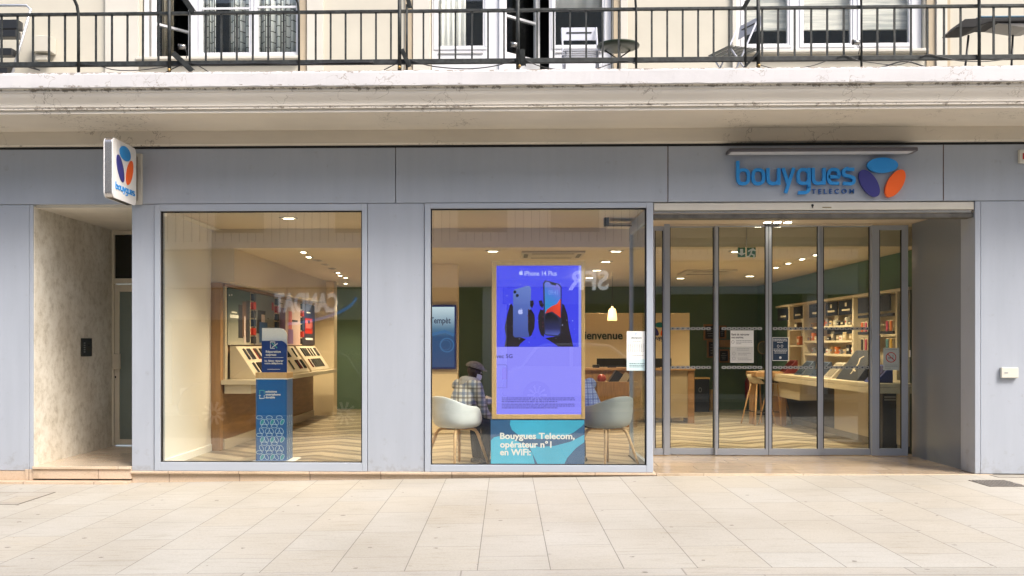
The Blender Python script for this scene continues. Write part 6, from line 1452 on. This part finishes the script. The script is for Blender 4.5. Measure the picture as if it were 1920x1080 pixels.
def stool(cx, cy, lab, rot=0):
    t = thing('bar_stool', (cx, cy, FZ), lab, 'stool', 'bar stools at the high table'); mm = Matrix.Translation((cx, cy, FZ)) @ Matrix.Rotation(rot, 4, 'Z')
    vs_, fs = [], []; nu, nv = 24, 5
    for j in range(nv + 1):
        v = j / nv
        for i in range(nu):
            u = 2 * math.pi * i / nu; bk = max(0, -math.cos(u)); vs_.append((.20 * v ** .7 * math.cos(u), .20 * v ** .7 * math.sin(u), .74 + .16 * bk * v ** 3 + .015 * v * v))
    for j in range(nv):
        for i in range(nu): a = j * nu + i; b = j * nu + (i + 1) % nu; fs.append((a, b, b + nu, a + nu))
    MB().add(vs_, fs, 0, True).xform(mm).build('seat', OFFW, t, solid=.012)
    for sx in (-1, 1):
        for sy in (-1, 1): MB().tube([(sx * .09, sy * .09, .74), (sx * .22, sy * .22, 0)], [.016, .013], 8).xform(mm).build('leg', OAK, t)
    m = MB(); pr = [(-.17, -.17, .24), (.17, -.17, .24), (.17, .17, .24), (-.17, .17, .24), (-.17, -.17, .24)]; m.tube(pr, .007, 6).xform(mm).build('footrest', BLACKP, t)
p = atz(1422, 797, FZ); stool(p.x + .05, p.y + .2, 'bar stool with a pale shell seat left of the meeting line of the doors', R(20))
p = atz(1458, 797, FZ); stool(p.x + .0, p.y + .15, 'bar stool behind the pane with the navy notice', R(-40))

# ---- right accessory wall unit
SX = 5.34; V0, V1 = 2.15, 8.7; ZU_ = 2.25
sh = thing('accessory_wall', (SX, V0, FZ), 'long cream shelf wall with dark header boards and accessory hooks along the green wall', 'display unit')
B(SX + .22, SX + .26, V0 + .09, V1, FZ, ZU_ - .041).build('back_panel', OFFW, sh); B(SX, SX + .26, V0, V0 + .085, FZ, ZU_ - .041).build('end_panel', M('grey_green_end', (.20, .22, .19), .5), sh); B(SX - .01, SX + .26, V0, V1, ZU_ - .04, ZU_).build('top_board', OFFW, sh, .003)
def yr(px_): return atx(px_, 600, SX).y
ups = [yr(x) for x in (1671, 1604, 1567, 1537, 1508, 1480)]
for y in (yr(1682) , yr(1600), yr(1507), yr(1480)): B(SX, SX + .219, y, y + .06, TZ, ZU_ - .041).build('upright', OFFW, sh, .003)
hz = [(1665, 1606), (1598, 1570), (1566.5, 1546), (1540, 1515), (1502, 1486), (1478, 1456)]
for k, (xa, xb) in enumerate(hz):
    ya, yb2 = yr(xa), yr(xb); hb = B(SX + .02, SX + .04, ya, yb2, 1.96, 2.19).build('header_board', NAVY, sh)
    m = MB(); cy_ = (ya + yb2) / 2; w_ = min(.18, (yb2 - ya) * .3); m.box(SX + .016, SX + .0195, cy_ - w_, cy_ + w_, 2.02, 2.05)
    if k in (1, 2): m.box(SX + .016, SX + .0195, cy_ - .04, cy_ + .04, 2.09, 2.15)
    m.build('marking_pattern', OFFW, hb)
B(SX + .04, SX + .219, yr(1671), yr(1606) , 1.60, 1.605).build('peg_board', OFFW, sh)
ya, yb2 = yr(1671), yr(1606)
for z in (1.905, 1.655): B(SX + .02, SX + .05, ya, yb2, z - .02, z + .02).build('price_rail', NAVY, sh)
for z in (1.76, 1.52, 1.30): B(SX + .0, SX + .219, yr(1599), yr(1508), z, z + .035).build('shelf', OFFW, sh)
B(SX + .05, SX + .2, yr(1599), yr(1545), 1.66, 1.755).build('header_board', NAVY, sh)
for z in (1.75, 1.45): B(SX + .0, SX + .219, yr(1506), yr(1481), z, z + .03).build('shelf', OFFW, sh)
m = MB()
for i in range(4): z = 2.0 - i * .19; m.box(SX + .2, SX + .215, V0 + .12, V0 + .30, z, z + .012)
m.build('hook_pattern', BLACKP, sh)
ccols = [(.45, .10, .04), (.35, .08, .12), (.06, .10, .28), (.02, .02, .02), (.4, .05, .1), (.5, .14, .04), (.03, .03, .03), (.30, .05, .08), (.04, .04, .05), (.02, .02, .02), (.10, .22, .25), (.5, .3, .05)]
cnames = ['orange', 'crimson', 'blue', 'black', 'pink red', 'bright orange', 'black', 'wine red', 'dark', 'black', 'teal', 'yellow orange']
ci = 0
for r_, z in enumerate((1.72, 1.465)):
    for k, xx in enumerate((1606, 1613, 1620, 1628, 1652, 1659)):
        y = yr(xx) - .09; t = thing('phone_case', (SX + .06, y, z), '%s packaged phone case, %s row of accessory hooks, %s from the entrance' % (cnames[ci], 'upper' if r_ == 0 else 'lower', ['sixth', 'fifth', 'fourth', 'third', 'second', 'first'][k]), 'phone case', 'phone cases on the accessory hooks')
        MB().prism([(SX + .06, y - .055, z - .09), (SX + .06, y + .055, z - .09), (SX + .06, y + .055, z + .11), (SX + .06, y - .055, z + .11)], (.02, 0, 0)).build('card', OFFW, t)
        MB().prism([(SX + .045, y - .04, z - .065), (SX + .045, y + .04, z - .065), (SX + .045, y + .04, z + .10), (SX + .045, y - .04, z + .10)], (.014, 0, 0)).build('case', M('case_%d' % ci, ccols[ci], .4), t, .01)
        ci += 1
# boxes and small goods on the shelves
gd = [(1590, 1.555, .10, (.30, .22, .12), 'brown box on the middle shelf, nearest the window side'), (1578, 1.555, .13, (.42, .33, .2), 'pale brown box on the middle shelf beside the brown one'), (1566, 1.555, .09, (.20, .15, .10), 'dark brown box on the middle shelf'), (1556, 1.555, .15, (.12, .11, .10), 'tall dark speaker box on the middle shelf'), (1588, 1.796, .06, (.03, .03, .03), 'small black camera on the top shelf'), (1574, 1.796, .07, (.04, .04, .04), 'black headset on the top shelf'), (1560, 1.796, .09, (.4, .38, .33), 'pale grey box on the top shelf'), (1530, 1.796, .08, (.45, .38, .28), 'cream box at the far end of the top shelf'), (1525, 1.555, .08, (.40, .33, .24), 'cream box at the far end of the middle shelf'), (1492, 1.481, .16, (.42, .12, .05), 'orange vase in the far narrow cubby'), (1488, 1.781, .12, (.08, .06, .05), 'dark figure in the upper far cubby')]
for xx, z, h_, c_, lab in gd:
    y = yr(xx); t = thing('boxed_goods', (SX + .1, y, z), lab, 'goods', 'goods on the accessory shelves')
    B(SX + .04, SX + .14, y - .08, y + .08, z + .0005, z + h_).build('box', M('goods_%d_%d' % (xx, int(z * 100)), c_, .5), t, .01); B(SX + .036, SX + .0395, y - .04, y + .05, z + h_ * .3, z + h_ * .7).build('print', OFFW, t)
goodsn = ['brown', 'white', 'black', 'sand coloured', 'grey', 'orange']; gcol = [(.25, .15, .07), (.6, .58, .52), (.025, .025, .03), (.45, .35, .22), (.2, .2, .21), (.5, .14, .04)]
shn = {1.796: 'top', 1.556: 'middle', 1.336: 'lowest'}; rg = random.Random(12); kk = 0
for z, xs_g in ((1.796, (1595, 1582, 1567, 1553, 1546, 1538, 1519)), (1.556, (1572, 1549, 1540, 1534, 1519, 1513)), (1.336, (1594, 1586, 1579, 1571, 1563, 1555, 1547, 1538, 1529, 1520))):
    for i_, xx in enumerate(xs_g):
        y = yr(xx); ck = kk % 6; h_ = rg.uniform(.06, .15); w_ = rg.uniform(.04, .075); kk += 1
        t = thing('shelf_item', (SX + .1, y, z), '%s packet on the %s open shelf, %s of the small packets from the entrance' % (goodsn[ck], shn[z], ordn[i_]), 'packet', 'small packets on the accessory shelves')
        B(SX + .03, SX + .10, y - w_, y + w_, z + .0005, z + h_).build('packet', M('packet_%d' % ck, gcol[ck], .45), t, .006); B(SX + .027, SX + .0295, y - w_ * .6, y + w_ * .6, z + h_ * .35, z + h_ * .6).build('print', M('packet_print_%d' % (kk % 3), ((.5, .5, .48), (.05, .1, .25), (.4, .05, .03))[kk % 3], .5), t)
# counter table in front of it
TR = .97; TXR = 4.78; near = 2.02; 
t = thing('demo_table', (TXR, near, FZ), 'long cream counter in front of the accessory wall', 'table')
B(TXR, SX - .001, near, V1, TR - .05, TR).build('tabletop', OFFW, t, .004); B(TXR, TXR + .03, near, V1, TR - .13, TR - .056).build('apron', OFFW, t, .003)
B(TXR + .03, SX - .02, near, near + .03, TR - .13, TR - .056).build('apron', OFFW, t, .003)
B(SX - .06, SX - .01, near + .1, 5.0, FZ + .1, TR - .06).build('front_panel', OFFW, t); B(SX - .05, SX - .012, near + .15, V1, FZ, FZ + .099).build('kick_board', M('grey_kick', (.25, .23, .2), .6), t); B(SX - .058, SX - .012, 5.003, V1, FZ + .1, TR - .06).build('dark_panel', M('dark_panel', (.03, .032, .035), .5), t)
B(TXR + .12, SX - .07, 5.6, 7.8, TR - .42, TR - .132).build('drawer_box', OFFW, t, .004)
# tilted demo board + tablets
t = thing('demo_board', (SX - .2, 3.2, TR), 'tilted black demonstration board with white cable emblem on the cream counter', 'display stand')
y0, y1 = 3.0, 3.9
MB().prism([(SX - .40, y0, TR + .001), (SX - .10, y0, TR + .43), (SX - .07, y0, TR + .43), (SX - .07, y0, TR + .001)], (0, y1 - y0, 0)).build('board', NAVY, t, .004)
def slope(a, d, b): return Vector((SX - .40 + .30 * b, a, TR + .43 * b)) + Vector((-.82, 0, .57)) * d
m = MB(); ribbon(m, [(y0 + .42, .2), (y0 + .40, .55), (y0 + .48, .72), (y0 + .38, .8)], .035, .003, .001, 0, slope); ribbon(m, [(y0 + .30, .30), (y0 + .50, .38)], .03, .004, .001, 0, slope); m.build('cable_emblem', OFFW, t)
for k, (y, c_, lab) in enumerate(((2.25, (.03, .05, .25), 'blue tilted tablet board nearest the door frame on the cream counter'), (4.05, (.42, .38, .32), 'white tilted price board after the black demonstration board'), (4.75, (.05, .07, .12), 'dark blue tilted tablet in the middle of the cream counter'), (5.6, (.06, .08, .12), 'dark tilted tablet farther along the cream counter'), (6.6, (.12, .015, .015), 'red and dark device toward the far end of the cream counter'))):
    t = thing('tablet_display', (SX - .3, y, TR), lab, 'tablet', 'tilted tablets on the cream counter')
    MB().prism([(SX - .42, y, TR + .001), (SX - .2, y, TR + .24), (SX - .18, y, TR + .24), (SX - .18, y, TR + .001)], (0, .42, 0)).build('body', M('tablet_body_%d' % k, c_, .35), t, .004)
    m = MB(); m.add([(SX - .42 - .004 + .22 * b, y + a, TR + .006 + .239 * b) for a, b in ((.04, .1), (.38, .1), (.38, .9), (.04, .9))], [(0, 1, 2, 3)]); m.build('screen', [M('tablet_screen_%d' % k, tuple(min(1, x * .6) for x in c_), .15)], t)
# dark totem by the side panel
a = rect(1655, 728, 1694, 843, 2.45)
t = thing('recycling_totem', ((a[0] + a[1]) / 2, 2.45, FZ), 'black rectangular collection box with faint line pattern behind the end pane', 'bin')
B(a[0], a[1], 2.45, 2.80, FZ, a[3]).build('body', NAVY, t, .008)
a2 = rect(1658, 743, 1681, 746, 2.45); a3 = rect(1658, 748, 1680, 751, 2.45); m = MB().box(a2[0], a2[1], 2.447, 2.4495, a2[2], a2[3]).box(a3[0], a3[1], 2.447, 2.4495, a3[2], a3[3]); m.build('marking_pattern', GREYINK, t)
m = MB()
for i in range(4):
    for j in range(5):
        ring(m, (a[0] + .04 + i * .065, FZ + .08 + j * .06), .022, .022, 0, .004, front(2.45), .001)
m.build('oval_pattern', M('dim_grey', (.07, .075, .08), .5), t)
a = rect(1666, 757, 1682, 766, 2.45); B(a[0], a[1], 2.445, 2.4495, a[2], a[3]).build('slot', BLACK, t)

# ---- notices stuck on glass
def notice(x0, y0, x1, y1, Y, mt, lab, cat='notice', rows_=(), nm='notice'):
    q = rect(x0, y0, x1, y1, Y); t = thing(nm, ((q[0] + q[1]) / 2, Y, q[2]), lab, cat); B(q[0], q[1], Y - .002, Y, q[2], q[3]).build('sheet', mt, t)
    return t, q
def lines(t, Y, specs, mt, seed=1, nm='small_print_pattern'):
    m = MB(); rn = random.Random(seed)
    for x0, x1, y, h_ in specs:
        x = x0
        while x < x1:
            w_ = rn.uniform(1.2, 4); a = rect(x, y, min(x + w_, x1), y + h_, Y); m.box(a[0], a[1], Y - .0032, Y - .0022, a[2], a[3]); x += w_ + .6
    return m.build(nm, mt, t)
YN = DY + .020
t, q = notice(1369.5, 619.5, 1413, 680, YN, PAPER, 'white paper notice with bold heading on the sliding door')
a = rect(1371.5, 625, 1405, 634.5, YN); text_mesh('Ravis de retrouver\nnos sourires.', a[0], a[1], a[2], a[3], YN - .002, INK, t, depth=.001, bold=.02)
lines(t, YN, [(1380, 1410, 638, 1), (1380, 1411, 641, 1), (1380, 1390, 644, 1), (1382, 1405, 653, .9), (1382, 1404, 656, .9), (1384, 1408, 662, .9), (1384, 1400, 665, .9), (1383, 1403, 671, .9), (1384, 1409, 674, .9)], GREYINK)
m = MB(); a = rect(1370.5, 650, 1412, 679, YN); m.box(a[0], a[1], YN - .003, YN - .0022, a[2], a[3]); m.build('lower_half', M('grey_paper', (.55, .56, .54), .7), t)
m = MB(); 
for x, y in ((1374, 641), (1376, 663), (1376, 672)):
    c = at(x, y, YN); ring(m, (c.x, c.z), .017, .02, 0, .004, front(YN - .0035), .001)
m.build('icon_pattern', GREYINK, t)
t, q = notice(1448, 632.5, 1478.5, 676.5, YN, PAPER, 'navy blue notice with white print on the sliding door')
a = rect(1449, 633.5, 1477.5, 675.5, YN); B(a[0], a[1], YN - .0028, YN - .0021, a[2], a[3]).build('printed_area', M('notice_navy', (.012, .035, .075), .5), t)
lines(t, YN - .001, [(1450, 1475, 635.5, 1.2), (1450, 1476, 638.5, 1.2), (1457, 1468, 641.5, 1.2), (1450.5, 1476, 654, .9), (1450.5, 1476, 656.5, .9), (1452, 1475, 659, .9), (1452, 1474, 661.5, .9)], PAPER, 3)
m = MB()
for x, y in ((1459, 649), (1466, 649)):
    c = at(x, y, YN); ring(m, (c.x, c.z), .013, .016, 0, .004, front(YN - .004), .001)
c = at(1463, 670.5, YN); m.disc((c.x, YN - .004, c.z), .016, .016, .001, n=12); m.build('icon_pattern', PAPER, t)
t, q = notice(1656, 652.5, 1686, 694, DY + .018, M('pale_notice', (.45, .50, .48), .6), 'pale sign with a red prohibition circle on the end pane of the entrance', 'sign')
c = at(1670.5, 670, DY + .018); m = MB(); ring(m, (c.x, c.z), .062, .062, 0, .010, front(DY + .0158), .001); ribbon(m, [(c.x - .045, c.z + .045), (c.x + .045, c.z - .045)], .010, .0014, 0, 0, front(DY + .0158)); m.build('prohibition_ring', RED, t)
m = MB(); ribbon(m, [(c.x - .035, c.z - .008), (c.x + .03, c.z - .008)], .009, .0006, 0, 0, front(DY + .0158)); ribbon(m, [(c.x + .03, c.z + .004), (c.x + .022, c.z + .02), (c.x + .032, c.z + .035)], .005, .0006, 0, 0, front(DY + .0158)); m.build('cigarette_icon', INK, t)
lines(t, DY + .018, [(1660, 1682, 655, 1), (1659, 1683, 684, .9), (1659, 1683, 687, .9), (1659, 1670, 690, .9)], GREYINK, 4)
YW = .028
t, q = notice(1175, 621, 1211, 695, YW, PAPER, 'white opening hours sheet on the edge of the window beside the entrance')
a = rect(1175.3, 673.5, 1210.7, 694.7, YW); B(a[0], a[1], YW - .0028, YW - .0021, a[2], a[3]).build('cyan_half', PAPERB, t)
a = rect(1183, 631.5, 1203, 636, YW); text_mesh('«Bonjour»', a[0], a[1], a[2], a[3], YW - .002, M('notice_ink', (.03, .07, .10), .6), t, depth=.001, bold=.02)
sp2 = [(1186, 1201, 640, .6)]
for i in range(7):
    for j in range(8): sp2.append((1177 + j * 4.1, 1179.2 + j * 4.1, 645 + i * 2.3, .7))
sp2.append((1185, 1206, 666, .7)); lines(t, YW, sp2, GREYINK, 5)
lines(t, YW - .001, [(1180, 1209, 681, .9), (1180, 1208, 684.5, .9), (1180, 1206, 687.5, .9)], M('notice_ink', (.03, .07, .1), .6), 6)
c = at(1193, 627, YW); m = MB(); ribbon(m, arc(c.x, c.z, .012, .012, 60, 240, 8), .004, .001, .002, 0, front(YW)); m.build('emblem', L_BLUE, t)

# ------------------------------------------------------------------ across the street (seen only as reflections in the glass)
OY = -13.6
opp = thing('opposite_building', (0, OY, 0), 'pale building across the street, seen reflected in the shop glass', 'building')
OWL = M('opposite_render', (.78, .76, .70), .85, 0, .06, 1); 
B(-16, 16, OY - .5, OY, 3.1, 10.5).build('upper_wall', OWL, opp); B(-16, 16, OY - .8, OY - .5, -.2, 3.1).build('recessed_wall', M('shop_dark', (.06, .06, .065), .6), opp)
for x in (-16, -9.2, -3.4, -.6, 3.6, 8.5, 15.4): B(x, x + .6, OY - .5, OY, -.2, 3.1).build('pier', OWL, opp)
B(-16, 16, OY, OY + .14, 2.92, 3.12).build('cornice', M('opposite_white', (.7, .69, .66), .8), opp, .02); B(-16, 16, OY, OY + .5, 3.85, 4.02).build('balcony_slab', MATS['opposite_white'], opp, .02)
B(-8.6, -3.5, OY - .02, OY + .10, 2.12, 2.88).build('sign_band', M('sign_band_cream', (.45, .42, .36), .6), opp); B(-.1, 3.5, OY - .02, OY + .10, 2.50, 2.90).build('sign_band', M('sign_band_grey', (.12, .12, .13), .6), opp)
for x in (-13, -10, -7.3, -4.3, -1.2, 1.1, 4.0, 7.0, 10.0, 13.0):
    for z in (4.3, 7.3):
        wn = bpy.data.objects.new('window', None); COL.objects.link(wn); wn.parent = opp
        B(x, x + 1.2, OY + .001, OY + .02, z, z + 2.0).build('pane', M('opp_glass', (.04, .05, .06), .1), wn); B(x - .45, x - .02, OY + .001, OY + .05, z, z + 2).build('shutter', MATS['opposite_white'], wn); B(x + 1.22, x + 1.65, OY + .001, OY + .05, z, z + 2).build('shutter', MATS['opposite_white'], wn)
m = MB()
for i in range(160): m.box(-16 + i * .2, -15.985 + i * .2, OY + .45, OY + .47, 4.021, 4.9)
m.box(-16, 16, OY + .44, OY + .48, 4.9, 4.94); m.build('balcony_lattice', IRON, opp)
def rx_at(px_): return (px_ - 950) / 1867 * (abs(CAMY) + abs(OY))
def rz_at(py_): return CAMZ + (648 - py_) / 1867 * (abs(CAMY) + abs(OY))
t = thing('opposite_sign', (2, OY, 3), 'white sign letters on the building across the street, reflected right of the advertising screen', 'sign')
text_mesh('SFR', rx_at(1065), rx_at(1140), rz_at(545), rz_at(508), OY + .11, M('sign_letters_glow', (.85, .85, .85), .4, emit=.8), t, depth=.05, bold=.02, facing=1)  # emission added so the letters show up in the reflection
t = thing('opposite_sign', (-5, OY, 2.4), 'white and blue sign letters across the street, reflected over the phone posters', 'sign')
text_mesh('CANDAT', rx_at(514), rx_at(633), rz_at(586), rz_at(549), OY + .11, M('sign_letters_faint_glow', (.8, .8, .8), .4, emit=.45), t, depth=.05, bold=.03, facing=1)  # faint glow added to make these letters reflect more clearly
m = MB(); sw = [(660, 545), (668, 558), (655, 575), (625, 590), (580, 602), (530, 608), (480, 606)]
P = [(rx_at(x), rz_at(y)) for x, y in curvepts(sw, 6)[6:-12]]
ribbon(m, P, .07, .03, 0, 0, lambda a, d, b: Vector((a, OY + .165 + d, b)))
m.build('swoosh', M('swoosh_blue_glow', (.02, .22, .65), .4, emit=.5), t)  # swoosh glows too, added for a stronger reflection
def car(cx, cy, z0, label, paint, flip=1, L=4.1):
    t = thing('parked_car', (cx, cy, z0), label, 'car', 'cars parked across the street'); hw = .84
    prof_ = [(-.5, .28), (-.495, .62), (-.47, .80), (-.44, .92), (-.40, .96), (-.33, 1.38), (-.28, 1.46), (-.05, 1.49), (.08, 1.44), (.235, .98), (.42, .86), (.475, .70), (.50, .45), (.49, .26)]
    P = [(cx + flip * a * L, cy - hw, z0 + b) for a, b in prof_]; m = MB().prism(P, (0, 2 * hw, 0)); m.build('body', paint, t, .05, 3)
    for s0 in (-1, 1):
        yy_ = cy + s0 * (hw + .004)
        for wq in ([(-.385, .97), (-.31, 1.36), (-.14, 1.40), (-.14, .96)], [(-.12, .96), (-.12, 1.40), (.07, 1.37), (.20, .98)]):
            MB().prism([(cx + flip * a * L, yy_, z0 + b) for a, b in wq], (0, s0 * .006, 0)).build('window', M('car_glass', (.015, .018, .02), .05), t)
        for wx in (-.315, .31):
            c = (cx + flip * wx * L, cy + s0 * (hw - .12), z0 + .31); wh = MB().disc(c, .315, .315, .20, n=36, D=Vector((0, s0, 0))).build('wheel', M('tyre_rubber', (.02, .02, .02), .8), t, .02)
            m = MB()
            for k in range(10):
                a = 2 * math.pi * k / 10; u = Vector((math.cos(a), 0, math.sin(a))); v = Vector((-math.sin(a), 0, math.cos(a))) * .018; cc = Vector(c) + Vector((0, s0 * .201, 0)); m.prism([cc + u * .05 - v, cc + u * .22 - v * 1.3, cc + u * .22 + v * 1.3, cc + u * .05 + v], (0, s0 * .012, 0))
            m.build('rim', M('alloy', (.6, .6, .62), .3, .4), wh)
        c = (cx + flip * .478 * L, cy + s0 * .62, z0 + .70); B(c[0] - .05, c[0] + .05, c[1] - .14, c[1] + .14, c[2] - .07, c[2] + .07).build('headlight', M('lamp_clear', (.6, .62, .65), .1), t, .02)
        c = (cx - flip * .488 * L, cy + s0 * .68, z0 + .78); B(c[0] - .06, c[0] + .06, c[1] - .15, c[1] + .17, c[2] - .12, c[2] + .12).build('tail_light', RED, t, .02)
    return t
car(-4.25, -8.1, -.10, 'dark car parked on the road, reflected low in the first shop window', M('car_grey', (.05, .055, .06), .2, .3, .02, 1, coat=.6), -1, 3.9)
car(2.0, -12.0, .05, 'silver car parked across the street, reflected in the middle shop window', M('car_silver', (.38, .38, .40), .2, .3, .02, 1, coat=.6), 1, 4.2)
